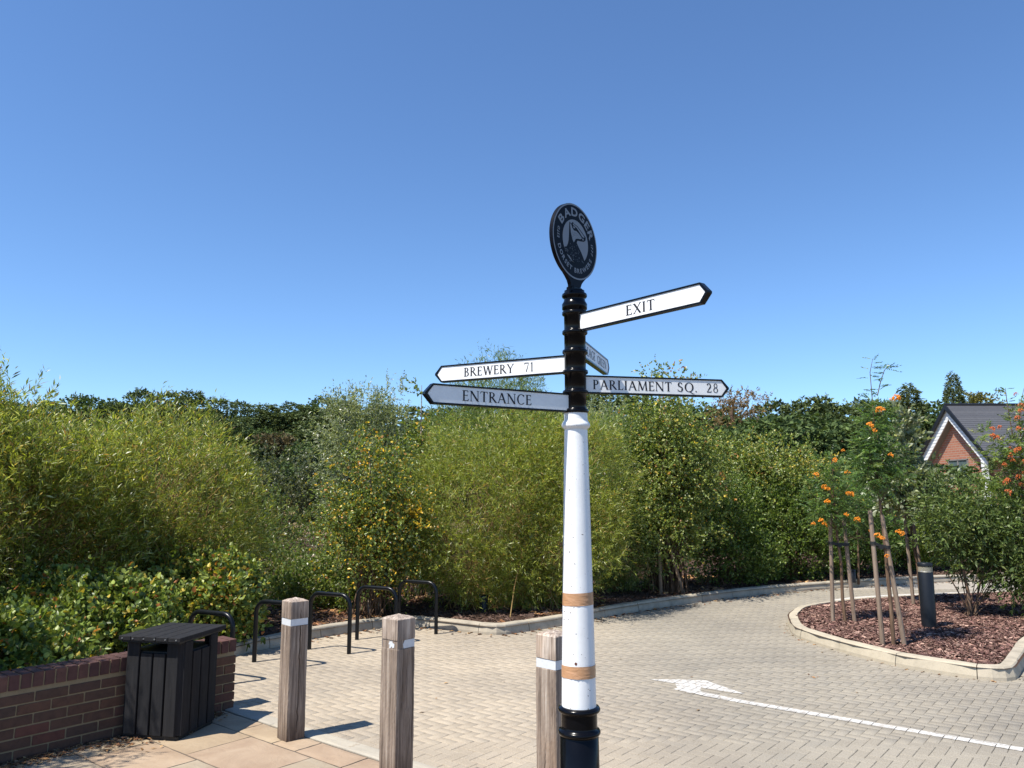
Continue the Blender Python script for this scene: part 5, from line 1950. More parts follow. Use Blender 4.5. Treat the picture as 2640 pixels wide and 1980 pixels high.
for i, (x, y, bl, cc, lb) in enumerate([
        (3.95, 14.9, [(0, 0, 1.05, 0.9, 0.6, 1.0), (0.2, 0.0, 0.5, 0.9, 0.6, 0.5)], 0, 'fresh green hedge bush right of the tall birch trunk'),
        (5.5, 15.6, [(0, 0, 0.95, 0.95, 0.6, 0.95), (0.3, 0, 0.5, 0.8, 0.55, 0.5)], 1, 'hedge bush behind the pair of stakes nearest the post'),
        (7.1, 16.6, [(0, 0, 0.85, 1.0, 0.6, 0.9), (0.4, 0, 1.5, 0.7, 0.6, 0.6)], 0, 'hedge bush behind the tallest staked rowan'),
        (8.7, 17.5, [(0, 0, 0.8, 1.1, 0.7, 0.85)], 2, 'yellow-green hedge bush behind the bollard light'),
        (10.6, 18.2, [(0, 0, 0.8, 1.2, 0.7, 0.85), (0.6, 0, 1.3, 0.9, 0.6, 0.7)], 2, 'hedge bush at the right end behind the island shrub')]):
    pal = PAL_H if cc < 2 else [(0.11, 0.15, 0.03), (0.16, 0.20, 0.04), (0.07, 0.10, 0.02), (0.22, 0.24, 0.06)]
    shrub('hedge_shrub', (x, y, 0.06), bl, 3300, 8, (0.042, 0.029), pal, [0.38, 0.28, 0.24, 0.10], 170 + i, lb, 'hedge', broad=True, Ls=0.20, out=0.5, up=0.4, rnd=0.55, stems=60, stem_r=0.010, stem_mat='bark', depth=0.45, rough=0.16, zmin=0.10, freq=4.5)
# wooden stakes of the tall birch
for (x0, x1, lb) in ((2.52, 2.50, 'left stake of the tall birch behind the kerb'), (2.92, 2.62, 'leaning stake crossing the tall birch trunk')):
    MB().tube([(x0, 13.45, 0.0), (x1, 13.5, 1.15)], 0.03, 10).build('tree_stake', M['stake'], None, label=lb, cat='tree stake', group='tree stakes')


# ------------------------------------------------------------------ staked rowans and whitebeam on the island
def pix_line(pts, d):
    return [tuple(at_depth(u, v, d)) for (u, v) in pts]


def stake(top, base, d, label):
    a = at_depth(*base, d); b = at_depth(*top, d)
    a.z = 0.05
    MB().tube([a, b], [0.027, 0.025], 12).build('tree_stake', M['stake'], None, label=label, cat='tree stake', group='tree stakes')


def tie(p, q, rr_, d, label):
    """flat belt from one stake to the other through the stem"""
    a = at_depth(*p, d); b = at_depth(*q, d)
    mb = MB()
    for c in (a, b):
        mb.lathe([(rr_ + 0.004, -0.018), (rr_ + 0.004, 0.018)], 14)
        off = len(mb.V) - 14 * 4
        for i in range(off, len(mb.V)):
            v = mb.V[i]; mb.V[i] = (v[0] + c.x, v[1] + c.y, v[2] + c.z)
    m_ = (a + b) / 2
    dv = (b - a)
    for yy in (-0.028, 0.030):
        pts = [a + Vector((0, yy, 0)), m_ + Vector((0, yy * 0.7, -0.008)), b + Vector((0, yy, 0))]
        V_ = []
        for p_ in pts:
            V_ += [p_ + Vector((0, -0.003, -0.018)), p_ + Vector((0, 0.003, -0.018)), p_ + Vector((0, 0.003, 0.018)), p_ + Vector((0, -0.003, 0.018))]
        F_ = []
        for s in range(2):
            for k in range(4):
                F_.append((s * 4 + k, s * 4 + (k + 1) % 4, (s + 1) * 4 + (k + 1) % 4, (s + 1) * 4 + k))
        mb.add(V_, F_)
    mb.tube([m_ + Vector((0, -0.03, -0.02)), m_ + Vector((0, 0.03, -0.02))], 0.028, 8)
    mb.build('tree_tie', M['tie'], None, label=label, cat='tree tie', group='black tree ties')


dA, dB, dC = 10.6, 9.03, 12.1
stake((2139.4, 1313), (2146.5, 1586), dA, 'grey stake farthest left of the three staked trees')
stake((2174, 1330), (2203, 1586), dA, 'pale-topped stake right of the leftmost staked tree')
tie((2142, 1400), (2183, 1404), 0.030, dA, 'black tie on the leftmost pair of stakes')
stake((2243, 1316), (2275.5, 1642), dB, 'left stake of the middle staked rowan')
stake((2273, 1327), (2332.5, 1645), dB, 'leaning right stake of the middle staked rowan')
tie((2251, 1400), (2288, 1411), 0.030, dB, 'black tie on the middle pair of stakes')
stake((2332, 1327), (2354.7, 1545.7), dC, 'left stake of the grey-leaved tree, foot clear of the light')
stake((2351, 1327), (2387, 1543), dC, 'stake disappearing behind the bollard light')
tie((2338, 1379), (2364, 1385), 0.030, dC, 'black tie on the pair of stakes behind the light')

PAL_R = [(0.060, 0.105, 0.028), (0.085, 0.140, 0.036), (0.040, 0.070, 0.020), (0.14, 0.18, 0.06)]
PR_R = [0.4, 0.28, 0.22, 0.1]


def berry_mesh(name, seed, mat):
    r = random.Random(seed)
    mb = MB()
    for k in range(42):
        a = r.uniform(0, 6.28); q = math.sqrt(r.random()) * 0.052
        c = Vector((q * math.cos(a) * 0.85, q * math.sin(a) * 0.85, 0.042 * (1 - (q / 0.052) ** 2) + r.uniform(-0.014, 0.012)))
        s = 0.0088 * r.uniform(0.85, 1.15)
        V_ = [c + Vector(v) * s for v in ((1, 0, 0), (-1, 0, 0), (0, 1, 0), (0, -1, 0), (0, 0, 1), (0, 0, -1))]
        mb.add(V_, [(0, 2, 4), (2, 1, 4), (1, 3, 4), (3, 0, 4), (2, 0, 5), (1, 2, 5), (3, 1, 5), (0, 3, 5)], True)
    me = mb.mesh(name)
    me.materials.append(mat)
    return me


BERRY = berry_mesh('berry_cluster', 1, M['berry'])
BERRY_R = berry_mesh('berry_cluster', 2, M['berry_red'])


def berries(t, pts, me, r):
    for p in pts:
        o = bpy.data.objects.new('berry_cluster', me)
        COL.objects.link(o)
        o.parent = t
        o.location = p
        s = r.uniform(0.6, 1.05)
        o.scale = (s, s, s)
        o.rotation_euler = (r.uniform(-0.6, 0.6), r.uniform(-0.6, 0.6), r.uniform(0, 6))


def rowan(root_uv, d, trunk_uv, blobs_uv, n, label, seed, berry_uv, berry_me, leaders=(), pal=PAL_R, leaf=(0.045, 0.014), Ls=0.16, pinn=True, name='rowan_tree', cat='rowan', mat='leaf', m=13, broad=False, stems=40, bark='bark'):
    """positions measured in the plane of the tree"""
    base = at_depth(*root_uv, d); base.z = 0.1
    bl = []
    for (u, v, ru, rv) in blobs_uv:
        c = at_depth(u, v, d)
        bl.append((c.x - base.x, c.y - base.y, c.z - base.z, ru * d / FPX, ru * d / FPX * 0.9, rv * d / FPX))
    t, P, N, r = shrub(name, tuple(base), bl, n, m, leaf, pal, PR_R, seed, label, cat, mat=mat, broad=broad, Ls=Ls, out=0.6, up=0.25, rnd=0.45, stems=0, depth=0.85, rough=0.2, zmin=0.3, pinnate=pinn, crown_name='crown')
    tr = [Vector(p) - base for p in pix_line(trunk_uv, d)]
    tr[0].z = -0.05
    k = len(tr)
    MB().tube(tr, [0.024 - 0.018 * i / (k - 1) for i in range(k)], 9).build('trunk', M[bark], t)
    # side branches from the trunk line to the crown
    T = P[r.choice(len(P), size=min(stems, len(P)), replace=False)]
    trA = np.array([list(q) for q in tr])
    P0 = []
    for q in T:
        zz = max(tr[min(2, k - 1)].z * 0.8, min(q[2] - 0.25, tr[-1].z))
        P0.append([np.interp(zz, trA[:, 2], trA[:, 0]), np.interp(zz, trA[:, 2], trA[:, 1]), zz])
    P0 = np.array(P0)
    mid = (P0 + T) / 2 + np.array([0, 0, 0.02])
    link('branch', tubes('branch', P0, mid, T, np.full(len(T), 0.007), np.full(len(T), 0.0025)), M[bark], t)
    rr_ = random.Random(seed)
    pts = []
    for (u, v) in berry_uv:
        c = at_depth(u, v, d) - base
        pts.append((c.x, c.y - 0.16 - rr_.uniform(0, 0.12), c.z))
    berries(t, pts, berry_me, rr_)
    return t, base


# leftmost rowan
rowan((2179, 1586), dA, [(2179, 1586), (2172, 1540), (2168.7, 1454), (2161, 1400), (2156, 1358), (2150, 1290), (2146, 1220), (2143, 1170)],
      [(2140, 1265, 58, 70), (2118, 1320, 52, 45), (2178, 1325, 46, 45), (2145, 1205, 34, 55)], 380, 'small staked rowan with orange berries, farthest left on the island', 201,
      [(2140, 1187), (2136, 1192), (2113, 1257), (2118, 1262), (2164, 1222), (2086, 1226), (2168, 1272), (2172, 1276), (2117, 1296), (2160, 1327), (2100, 1342), (2112, 1352), (2190, 1340), (2156, 1165), (2080, 1350)], BERRY)
# tall middle rowan
t_, b_ = rowan((2303, 1643), dB, [(2303, 1643), (2297, 1560), (2288, 1480), (2283, 1426.6), (2276, 1360), (2269.5, 1303), (2262, 1230), (2257, 1150), (2253, 1080)],
      [(2258, 1125, 50, 90), (2270, 1190, 62, 70), (2240, 1215, 55, 55), (2262, 1062, 30, 38), (2290, 1240, 40, 40)], 520, 'tallest staked rowan, bare leader shoots rising above the tree line', 202,
      [(2285, 1033), (2275, 1037), (2293, 1035), (2248, 1062), (2218, 1103), (2226, 1116), (2254, 1063), (2268, 1178), (2245, 1382), (2252, 1386), (2296, 1372), (2302, 1374), (2262, 1430)], BERRY)
for (pts, s_) in (([(2253, 1080), (2248, 1020), (2243, 960), (2250, 925)], 1), ([(2262, 1020), (2270, 985), (2280, 955), (2288, 945)], 2)):
    L_ = [Vector(p) - b_ for p in pix_line(pts, dB)]
    MB().tube(L_, [0.006, 0.005, 0.004, 0.002], 6).build('branch', M['bark'], t_)
    r = np.random.default_rng(300 + s_)
    A_p = np.array([list(p) for p in L_])
    tt = r.random(15)
    Pq = np.stack([np.interp(tt, np.linspace(0, 1, 4), A_p[:, k]) for k in range(3)], axis=1)
    Nq = unit(np.concatenate([r.normal(0, 1, (15, 2)), np.full((15, 1), 0.2)], axis=1))
    base, d_, col, Lf, Wf = pinnate_leaves(r, Pq, Nq, 11, 0.13, (0.036, 0.012), PAL_R, PR_R, 1.0, 0.3, 0.2, None)
    link('spray', leaf_mesh('spray', base, d_, Lf, Wf, col, r), M['leaf'], t_)
# whitebeam with grey leaves
PAL_WB = [(0.14, 0.155, 0.095), (0.20, 0.215, 0.15), (0.09, 0.105, 0.055), (0.32, 0.33, 0.26)]
rowan((2374, 1543), dC, [(2374, 1543), (2366, 1461), (2358, 1420), (2350, 1380), (2346, 1301), (2342, 1200), (2338, 1100)],
      [(2345, 1235, 62, 62), (2320, 1270, 50, 45), (2385, 1245, 45, 50), (2335, 1165, 34, 50), (2332, 1100, 15, 40)], 520, 'staked whitebeam with grey woolly leaves in front of the house gable', 203, [], BERRY, pal=PAL_WB, leaf=(0.085, 0.058), pinn=False, m=8, broad=True, name='whitebeam_tree', cat='whitebeam', Ls=0.22)
# background rowans without stakes
rowan((2215, 1530), 15.2, [(2215, 1530), (2213, 1440), (2210, 1360), (2208, 1250)], [(2215, 1320, 80, 90), (2250, 1360, 70, 60), (2180, 1380, 60, 60), (2210, 1240, 50, 60)], 900, 'rowan rooted in the far bed behind the staked ones', 204,
      [(2230, 1368), (2196, 1345), (2270, 1395), (2110, 1342), (2300, 1330), (2318, 1328), (2236, 1380)], BERRY)
# right-hand rowan with red-orange berries
PAL_RY = [(0.085, 0.125, 0.030), (0.14, 0.18, 0.045), (0.055, 0.080, 0.020), (0.24, 0.25, 0.09)]
t_, b_ = rowan((2650, 1600), 10.9, [(2650, 1600), (2645, 1450), (2636, 1300), (2632, 1200), (2632, 1130)],
      [(2630, 1190, 66, 75), (2572, 1165, 42, 45), (2560, 1230, 50, 45), (2650, 1090, 38, 60), (2680, 1200, 60, 90), (2535, 1120, 22, 14), (2590, 1290, 60, 60), (2700, 1300, 70, 80)], 900, 'rowan with red-orange berries at the right edge beside the house roof', 205,
      [(2534, 1110), (2550, 1106), (2534, 1128), (2545, 1134), (2596, 1110), (2580, 1174), (2590, 1166), (2600, 1160), (2585, 1160), (2615, 1112), (2630, 1132), (2634, 1128), (2576, 1182), (2568, 1200), (2610, 1195), (2588, 1190), (2566, 1240), (2574, 1245), (2609, 1250), (2614, 1222), (2630, 1188), (2600, 1082), (2612, 1050), (2592, 1022), (2622, 1018), (2640, 1020), (2636, 1035), (2606, 1064), (2570, 1270), (2618, 1262), (2600, 1232), (2625, 1240)], BERRY_R, pal=PAL_RY, stems=60)
for (pts, s_) in (([(2612, 1130), (2600, 1060), (2594, 1020), (2592, 1000)], 3), ([(2632, 1150), (2628, 1080), (2634, 1030), (2640, 1000)], 4)):
    L_ = [Vector(p) - b_ for p in pix_line(pts, 10.9)]
    MB().tube(L_, [0.008, 0.006, 0.005, 0.003], 6).build('branch', M['bark'], t_)
    r = np.random.default_rng(300 + s_)
    A_p = np.array([list(p) for p in L_])
    tt = r.random(20)
    Pq = np.stack([np.interp(tt, np.linspace(0, 1, 4), A_p[:, k]) for k in range(3)], axis=1)
    Nq = unit(np.concatenate([r.normal(0, 1, (20, 2)), np.full((20, 1), 0.2)], axis=1))
    base, d_, col, Lf, Wf = pinnate_leaves(r, Pq, Nq, 11, 0.12, (0.040, 0.013), PAL_RY, PR_R, 1.0, 0.3, 0.2, None)
    link('spray', leaf_mesh('spray', base, d_, Lf, Wf, col, r), M['leaf'], t_)

# island shrub with long drooping leaves
_k = on_ground(2502, 1590, 0.11)
shrub('island_shrub', (_k[0], _k[1], 0.10), [(-0.08, 0.1, 1.35, 0.50, 0.5, 0.60), (0.50, 0.0, 1.0, 0.60, 0.6, 0.66), (0.15, 0.1, 0.85, 0.45, 0.45, 0.36), (1.15, 0.2, 1.10, 0.7, 0.6, 0.85), (0.65, 0.0, 0.62, 0.55, 0.5, 0.38), (1.2, 0.0, 0.6, 0.6, 0.5, 0.4)], 3400, 8, (0.066, 0.023), [(0.065, 0.095, 0.026), (0.095, 0.13, 0.038), (0.042, 0.062, 0.018), (0.15, 0.17, 0.06)], [0.4, 0.28, 0.22, 0.10], 210,
      'dark shrub with narrow drooping leaves on pale stems, right side of the island', 'shrub', mat='leaf_gloss', Ls=0.22, out=0.5, up=0.2, rnd=0.5, droop=1.0, stems=10, stem_r=0.009, stem_mat='bark', depth=0.6, rough=0.2, zmin=0.24, shoots=14, shoot_len=0.25, root_spread=0.04,
      trunk=[([(0, 0, -0.02), (-0.01, 0, 0.35), (-0.06, 0.02, 0.8)], [0.03, 0.024, 0.014]), ([(0.06, 0, -0.02), (0.12, 0, 0.3), (0.25, 0, 0.7)], [0.018, 0.014, 0.008]), ([(0.03, 0.03, -0.02), (-0.12, 0, 0.3), (-0.25, 0.05, 0.6)], [0.014, 0.010, 0.006])])

# ------------------------------------------------------------------ low rails
def log_rail(name, uvs, d, rad, mat, label):
    P_ = [at_depth(u, v, d) for u, v in uvs]
    t = empty(name, (P_[0].x, P_[0].y, 0), 0, label=label, cat='rail')
    o = Vector((P_[0].x, P_[0].y, 0))
    L_ = [p - o for p in P_]
    MB().tube(L_, rad, 10).build('rail', mat, t)
    for p in (L_[0], L_[-1]):
        MB().tube([(p.x, p.y + 0.02, -0.1), (p.x, p.y + 0.02, p.z + 0.04)], rad * 1.05, 10).build('post', mat, t)


log_rail('log_rail', [(640, 1452), (900, 1428)], 16.0, 0.045, M['stake'], 'grey weathered log rail glimpsed through the gap')
log_rail('log_rail', [(740, 1520), (900, 1490), (1110, 1472)], 13.2, 0.04, simple('black_stained_wood', (0.02, 0.018, 0.018), 0.8), 'black stained low rail behind the cycle stands')

# ------------------------------------------------------------------ house
def house():
    X0 = 28.0
    yf, yn, ym = 53.4, 45.9, 49.65
    zr = 7.16
    ze = 3.95
    t = empty('brick_house', (X0, ym, 0), 0, label='brick house with steep white-boarded gable and dark slate roof', cat='house')
    # local: x into the house, y along the gable, z up
    hw = (yf - yn) / 2
    D_ = 16.0
    slope = (zr - ze) / hw
    # body of the gable wall below the boards
    rec = 0.45
    wall = MB()
    # recessed brick gable wall (plane x = rec), pentagon
    wall.add([(rec, -hw + 0.2, -0.1), (rec, hw - 0.2, -0.1), (rec, hw - 0.2, ze - 0.1), (rec, 0, zr - 0.15), (rec, -hw + 0.2, ze - 0.1)], [(0, 4, 3, 2, 1)])
    wall.add([(rec, -hw + 0.2, -0.1), (D_, -hw + 0.2, -0.1), (D_, -hw + 0.2, ze - 0.1), (rec, -hw + 0.2, ze - 0.1)], [(0, 1, 2, 3)])
    wall.build('wall', M['house_brick'], t)
    # white boarded frame: outer gable minus inner triangle, built board by board, 0.16 high
    bw = 0.64                    # frame width measured along y
    apex_in = zr - 0.88
    h = 0.20
    z = 0.0
    boards = 0
    while z < zr - 0.08:
        z1 = min(z + h, zr - 0.02)

        def half_at(zz): return min(hw - 0.02, max(0.0, (zr - zz) / slope - 0.06)) if zz > ze else hw - 0.02

        def inner_at(zz):
            if zz >= apex_in: return 0.0
            return min(hw - bw, (apex_in - zz) / slope)
        for s in (-1, 1):
            a0, a1 = inner_at(z), inner_at(z1)
            b0, b1 = half_at(z), half_at(z1)
            if b0 - a0 < 0.02: continue
            V_ = [(0.0, s * a0, z), (0.0, s * b0, z), (0.012, s * b1, z1), (0.012, s * a1, z1),
                  (0.06, s * a0, z), (0.06, s * b0, z), (0.06, s * b1, z1), (0.06, s * a1, z1)]
            F_ = [(0, 1, 2, 3), (7, 6, 5, 4), (0, 4, 5, 1), (3, 2, 6, 7), (1, 5, 6, 2), (0, 3, 7, 4)]
            MB().add(V_, F_).build('weatherboard', M['clad'], t)
        z = z1 + 0.012
    # reveal between the boards and the brick
    rv = MB()
    yi = hw - bw
    zi = apex_in - yi * slope
    for s in (-1, 1):
        rv.add([(0.06, 0, apex_in), (0.06, s * yi, zi), (rec, s * yi, zi), (rec, 0, apex_in)], [(0, 1, 2, 3)])
        rv.add([(0.06, s * yi, zi), (0.06, s * yi, 0), (rec, s * yi, 0), (rec, s * yi, zi)], [(0, 1, 2, 3)])
    rv.build('soffit', M['reveal'], t)
    # side cheek walls closing the frame
    # roof slopes
    ov = 0.35
    for s, nm in ((-1, 'roof'), (1, 'roof')):
        y1 = s * (hw + ov)
        z1 = zr - slope * (hw + ov) + 0.06
        rf = MB()
        rf.add([(-0.12, 0, zr + 0.06), (D_, 0, zr + 0.06), (D_, y1, z1), (-0.12, y1, z1), (-0.12, 0, zr - 0.08), (D_, 0, zr - 0.08), (D_, y1, z1 - 0.14), (-0.12, y1, z1 - 0.14)],
               [(0, 1, 2, 3), (7, 6, 5, 4), (0, 3, 7, 4), (3, 2, 6, 7), (1, 5, 6, 2)])
        roof = rf.build('roof', M['slate'], t)
        # rows of slates: overlapping courses with a small step each
        if s == -1:
            L_s = math.hypot(hw + ov, zr + 0.06 - z1)
            nrow = 24
            rnd_ = random.Random(8)
            for k in range(nrow):
                f0 = k / nrow; f1 = (k + 1) / nrow
                ya, za = y1 * f0, (zr + 0.06) + (z1 - zr - 0.06) * f0
                yb, zb = y1 * f1, (zr + 0.06) + (z1 - zr - 0.06) * f1
                lift = 0.030
                MB().add([(-0.11, ya, za + 0.006), (D_, ya, za + 0.006), (D_, yb, zb + lift), (-0.11, yb, zb + lift), (-0.11, yb, zb), (D_, yb, zb)], [(0, 1, 2, 3), (3, 2, 5, 4)]).build('slate_course', M['slate'], roof)
            for (xx, f) in ((10.2, 0.30), (9.2, 0.62), (5.5, 0.85)):
                yy = y1 * f; zz = (zr + 0.06) + (z1 - zr - 0.06) * f
                MB().box((xx, yy, zz + 0.09), (0.42, 0.30, 0.10), bev=0.02).build('roof_vent', M['verge'], roof)
        # verge trim on the gable edge
        vg = MB()
        vg.add([(-0.20, 0, zr + 0.12), (-0.20, y1, z1 + 0.06), (-0.20, y1, z1 - 0.22), (-0.20, 0, zr - 0.20), (-0.10, 0, zr + 0.12), (-0.10, y1, z1 + 0.06), (-0.10, y1, z1 - 0.22), (-0.10, 0, zr - 0.20)],
               [(0, 1, 2, 3), (7, 6, 5, 4), (0, 4, 5, 1), (1, 5, 6, 2), (2, 6, 7, 3)])
        vg.build('verge', M['verge'], t)
        MB().tube([(-0.1, y1 + s * 0.02, z1 - 0.10), (D_, y1 + s * 0.02, z1 - 0.10)], 0.07, 8).build('gutter', M['verge'], t)
    MB().tube([(-0.18, 0, zr + 0.10), (D_, 0, zr + 0.10)], 0.09, 8).build('ridge_tile', M['verge'], t)
    # window
    wy, wz, ww, wh = -0.05, 3.05, 2.1, 1.35
    wy = 0.0
    win = MB()
    for (cy, cz, sy, sz) in ((wy - ww / 2, wz, 0.08, wh), (wy + ww / 2, wz, 0.08, wh), (wy, wz, 0.08, wh), (wy, wz + wh / 2, ww + 0.08, 0.08), (wy, wz - wh / 2, ww + 0.08, 0.08)):
        win.box((rec - 0.03, cy, cz), (0.08, sy, sz))
    wo_ = win.build('window', M['reveal'], t)
    for s in (-1, 1):
        MB().add([(rec - 0.02, wy + s * 0.04, wz - wh / 2 + .04), (rec - 0.02, wy + s * (ww / 2 - 0.04), wz - wh / 2 + .04), (rec - 0.02, wy + s * (ww / 2 - 0.04), wz + wh / 2 - .04), (rec - 0.02, wy + s * 0.04, wz + wh / 2 - .04)], [(0, 1, 2, 3)]).build('pane', M['glass'], wo_)
    # thin tube standing in for lead flashing along another roof's hip edge
    MB().tube([(13.0, -1.2, zr - 2.2), (13.4, -1.2, zr - 0.9), (16, -1.2, zr - 0.6)], 0.035, 6).build('hip_flashing', M['silver'], t)


house()


# ------------------------------------------------------------------ far woodland: variants built once, copied as things
def tree_variant(kind, seed):
    """returns (crown mesh, trunk mesh, height)"""
    r = np.random.default_rng(seed)
    if kind == 'pine':
        H_ = 10.0
        bl = []
        for k in range(9):
            a = r.uniform(0, 6.28); q = r.uniform(0.6, 2.6)
            bl.append((q * math.cos(a), q * math.sin(a), r.uniform(5.2, 9.0) - q * 0.4, r.uniform(1.2, 1.9), r.uniform(1.2, 1.9), r.uniform(0.55, 0.95)))
        bl.append((0, 0, 9.1, 1.5, 1.5, 0.8))
        bl += [(r.uniform(-1.5, 1.5), r.uniform(-1.5, 1.5), z, 2.2, 2.2, 1.1) for z in (2.5, 4.2)]
        P, N = crown_points(r, bl, 2300, 0.5, 0.22, 0.8, 4)
        pal = [(0.060, 0.080, 0.032), (0.088, 0.108, 0.042), (0.040, 0.055, 0.025)]
        base, d, _ = sprigs(r, P, N, 5, 0.35, 0.6, 0.5, 0.6)
        L_, W_ = 0.32, 0.17
    elif kind == 'broad':
        H_ = 8.5
        bl = []
        for k in range(12):
            a = r.uniform(0, 6.28); q = r.uniform(0.8, 2.5)
            bl.append((q * math.cos(a), q * math.sin(a), r.uniform(2.2, 7.0), r.uniform(1.1, 1.7), r.uniform(1.1, 1.7), r.uniform(0.9, 1.4)))
        bl.append((0, 0, 7.0, 1.7, 1.7, 1.4)); bl.append((0, 0, 4, 2.6, 2.6, 2.6))
        P, N = crown_points(r, bl, 2400, 0.4, 0.18, 0.5, 4)
        pal = [(0.055, 0.080, 0.030), (0.078, 0.108, 0.038), (0.038, 0.056, 0.024)]
        base, d, _ = sprigs(r, P, N, 5, 0.32, 0.5, 0.3, 0.7)
        L_, W_ = 0.29, 0.20
    elif kind == 'conifer':
        H_ = 12.0
        n = 3400
        z = H_ * (1 - np.sqrt(r.random(n))) ** 1.0
        z = np.clip(H_ * (1 - r.random(n) ** 0.62), 0.4, H_ - 0.1)
        rad = (1 - z / H_) ** 0.72 * 2.5 * (0.72 + 0.28 * r.random(n))
        a = r.uniform(0, 6.28, n)
        tier = 1 + 0.20 * np.sin(z * 4.2 + np.sin(a * 3) * 1.5 + a) + 0.12 * np.sin(a * 7 + z)
        P = np.stack([rad * tier * np.cos(a), rad * tier * np.sin(a), z - 0.18 * rad], axis=1)
        N = unit(np.stack([np.cos(a), np.sin(a), np.full(n, -0.25)], axis=1))
        pal = [(0.060, 0.074, 0.030), (0.085, 0.100, 0.038), (0.040, 0.052, 0.022)]
        base, d, _ = sprigs(r, P, N, 5, 0.40, 0.8, -0.25, 0.4, droop=0.5)
        L_, W_ = 0.30, 0.10
    nl = len(base)
    col = pick_colours(r, base, pal, [0.45, 0.3, 0.25], nl, None, 0.2)
    cm = leaf_mesh('crown', base, d, L_ * r.lognormal(0, 0.25, nl), W_ * r.lognormal(0, 0.2, nl), col, r)
    cm.materials.append(M['needle'])
    P0, Pm, T, a_, b_ = limbs(r, (0, 0, H_ * 0.35), P, 26, 0.10, 0.02)
    bm_ = tubes('branch', P0, Pm, T, a_, b_); bm_.materials.append(M['bark'])
    tm = MB().tube([(0, 0, -0.6), (0.05, 0, H_ * 0.4), (0, 0.05, H_ * 0.85)], [0.26, 0.18, 0.05], 8).mesh('trunk')
    tm.materials.append(M['bark'])
    return cm, tm, bm_, H_


VAR = {'pine': [tree_variant('pine', 401), tree_variant('pine', 402), tree_variant('pine', 403)],
       'broad': [tree_variant('broad', 411), tree_variant('broad', 412), tree_variant('broad', 413)],
       'conifer': [tree_variant('conifer', 421), tree_variant('conifer', 422)]}


def plant(kind, var, x, y, top_z, width, rz, label, name, cat, group=None, zb=None):
    cm, tm, bm_, H_ = VAR[kind][var]
    z0 = float(terrain_h(x, y)) - 0.1 if zb is None else zb
    s = (top_z - z0) / H_
    t = empty(name, (x, y, z0), rz, label=label, cat=cat, group=group)
    t.scale = (width, width, s)
    for nm, me in (('crown', cm), ('trunk', tm), ('branch', bm_)):
        o = bpy.data.objects.new(nm, me)
        COL.objects.link(o)
        o.parent = t
    return t


def top_from(u, v, y):
    p = at_depth(u, v, y)
    return p.x, p.z


# skyline of the hill, left part: (u, v_top) pairs
rF = random.Random(77)
SKY_L = [(-60, 1060), (30, 1050), (120, 1046), (200, 1030), (290, 1040), (370, 1018), (440, 1025), (500, 1022), (560, 1040), (620, 1050), (690, 1056), (760, 1052), (830, 1034), (900, 1050), (980, 1058), (1060, 1062), (1140, 1060), (1230, 1052), (1330, 1050), (1430, 1046)]
SKY_R = [(1510, 1030), (1570, 1018), (1640, 1040), (1720, 1050), (1790, 1062), (1850, 1060), (2000, 1052), (2060, 1056), (2110, 1042), (2160, 1062), (2220, 1050), (2270, 1052), (2350, 1055), (2420, 1052), (2480, 1070), (2560, 1075), (2640, 1070), (2720, 1066)]
for i, (u, v) in enumerate(SKY_L + SKY_R):
    v -= 12 if u < 1480 else 16
    y = rF.uniform(88, 104) if u < 1480 else rF.uniform(62, 76)
    x, z = top_from(u, v, y)
    kind = 'pine' if rF.random() < 0.8 else 'broad'
    wd = rF.uniform(0.95, 1.25)
    lb = 'dark pine on the skyline of the far hill' if kind == 'pine' else 'round leafy tree on the skyline of the far hill'
    plant(kind, i % 3, x, y, z, wd, rF.uniform(0, 6.28), lb, 'pine_tree' if kind == 'pine' else 'hill_tree', 'tree', 'pines on the far wooded hill' if kind == 'pine' else 'leafy trees on the far wooded hill')
# second and third rows lower on the slope
for row, (yy0, yy1, dv) in enumerate([(74, 86, 45), (58, 70, 95), (46, 55, 150)]):
    for k in range(24):
        u = -60 + k * 66 + rF.uniform(-15, 15)
        if u > 1480: continue
        y = rF.uniform(yy0, yy1)
        x, z = top_from(u, 1052 + dv + rF.uniform(-18, 18), y)
        kind = 'broad' if rF.random() < (0.6 + row * 0.15) else 'pine'
        lb = 'dark pine on the slope below the skyline' if kind == 'pine' else 'rounded leafy tree on the slope below the skyline'
        plant(kind, rF.randrange(3), x, y, z, rF.uniform(0.75, 1.0) - row * 0.12, rF.uniform(0, 6.28), lb, 'pine_tree' if kind == 'pine' else 'hill_tree', 'tree', 'pines on the far wooded hill' if kind == 'pine' else 'leafy trees on the far wooded hill')
# right hand middle-distance leafy trees
for i, (u, v, y, wd, lb) in enumerate([
        (1600, 1085, 34, 0.75, 'dark leafy tree behind the first birch'), (1720, 1110, 32, 0.7, 'leafy tree between the two birches'), (1830, 1105, 36, 0.75, 'leafy tree under the brown pine'),
        (1960, 1075, 35, 0.85, 'bushy dark tree left of the big rounded one'), (2070, 1062, 36, 1.0, 'big rounded dark green tree behind the second birch'), (2170, 1085, 34, 0.8, 'dark leafy tree behind the leftmost staked rowan'),
        (2120, 1180, 26, 0.6, 'smaller leafy tree in front of the rounded one'), (2230, 1160, 27, 0.6, 'leafy tree behind the tallest rowan'), (1900, 1190, 26, 0.62, 'leafy tree just behind the second birch'),
        (2330, 1190, 30, 0.7, 'leafy tree at the left foot of the gable'), (1540, 1190, 27, 0.6, 'dark leafy tree beside the white shaft'), (2700, 1120, 60, 0.9, 'leafy tree beyond the roof at the right edge')]):
    x, z = top_from(u, v, y)
    plant('broad', i % 3, x, y, z, wd, i * 1.3, lb, 'leafy_tree', 'tree')
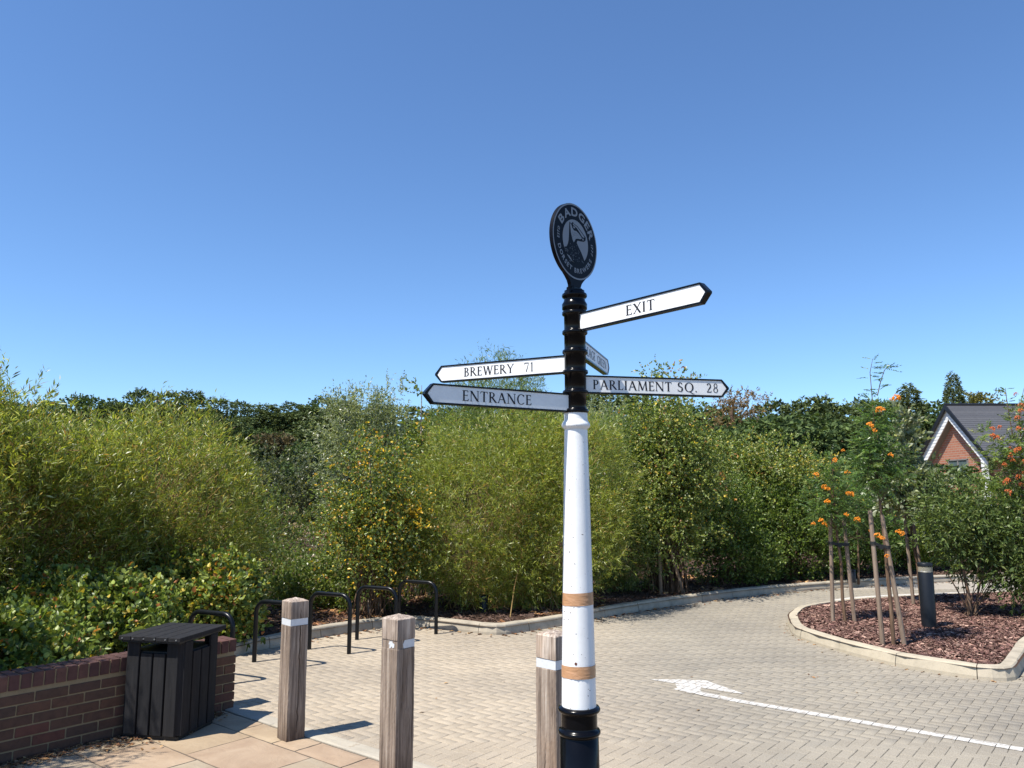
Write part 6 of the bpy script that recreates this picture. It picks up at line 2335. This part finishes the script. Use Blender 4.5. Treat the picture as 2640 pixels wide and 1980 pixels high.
for (u, v, y, wd, var, lb) in [(2340, 985, 66, 1.1, 0, 'broad dark conifer left of the house gable'), (2454, 957, 72, 0.8, 1, 'tall pointed conifer rising behind the house ridge'), (2501, 1018, 74, 0.25, 0, 'thin conifer spire beside the golden one over the ridge')]:
    x, z = top_from(u, v, y)
    plant('conifer', var, x, y, z, wd, var * 2.0, lb, 'conifer_tree', 'conifer')
# golden rounded conifer over the ridge
x, z = top_from(2528, 1014, 74)
shrub('golden_conifer', (x, 74, 1.0), [(0, 0, z - 2.6, 1.5, 1.4, 1.7), (0, 0, z - 4.6, 1.9, 1.8, 2.4)], 1200, 6, (0.28, 0.12), [(0.13, 0.12, 0.035), (0.17, 0.15, 0.04), (0.09, 0.09, 0.03)], [0.4, 0.3, 0.3], 430, 'small golden-green conifer just above the house ridge', 'conifer', mat='needle', Ls=0.4, stems=12, stem_r=0.1, stem_mat='bark', depth=0.5, rough=0.2, crown_name='crown', stem_name='branch')
# sparse brown pine with an open crown, right of the PARLIAMENT arm
x, z = top_from(1895, 1000, 48)
tb = (x, 48, 0.0)
h = z
shrub('brown_pine', tb, [(0.0, 0, h - 0.6, 1.3, 1.2, 0.5), (0.9, 0, h - 0.9, 1.0, 1.0, 0.4), (-0.8, 0, h - 1.3, 1.0, 1.0, 0.4), (0.2, 0, h - 1.5, 1.3, 1.1, 0.4), (1.2, 0, h - 1.9, 0.9, 0.9, 0.4), (-1.2, 0, h - 2.4, 1.0, 0.9, 0.5), (0, 0, h - 3.2, 1.6, 1.4, 0.8)], 620, 6, (0.17, 0.06),
      [(0.15, 0.10, 0.05), (0.20, 0.13, 0.06), (0.10, 0.08, 0.045)], [0.4, 0.3, 0.3], 431, 'thin browning pine with an open crown, right of the PARLIAMENT arm tip', 'pine', mat='needle', Ls=0.35, stems=34, stem_r=0.06, stem_mat='bark', depth=0.7, rough=0.25, crown_name='crown', stem_name='branch', zmin=2,
      trunk=[([(0, 0, 0), (0.1, 0, h * 0.5), (-0.3, 0, h * 0.8), (0.0, 0, h - 0.5)], [0.2, 0.15, 0.11, 0.05])])
# a browned tree low on the far hill
x, z = top_from(705, 1112, 60)
shrub('russet_tree', (x, 60, 0.5), [(0, 0, z - 1.5, 1.5, 1.2, 0.7), (1.0, 0, z - 1.7, 1.0, 1.0, 0.6)], 360, 6, (0.25, 0.12), [(0.10, 0.075, 0.040), (0.075, 0.062, 0.035)], [0.5, 0.5], 432, 'small russet tree among the dark ones on the hill', 'tree', mat='needle', Ls=0.35, stems=10, stem_r=0.08, stem_mat='bark', depth=0.6, rough=0.2, crown_name='crown', stem_name='branch', zmin=0.5)
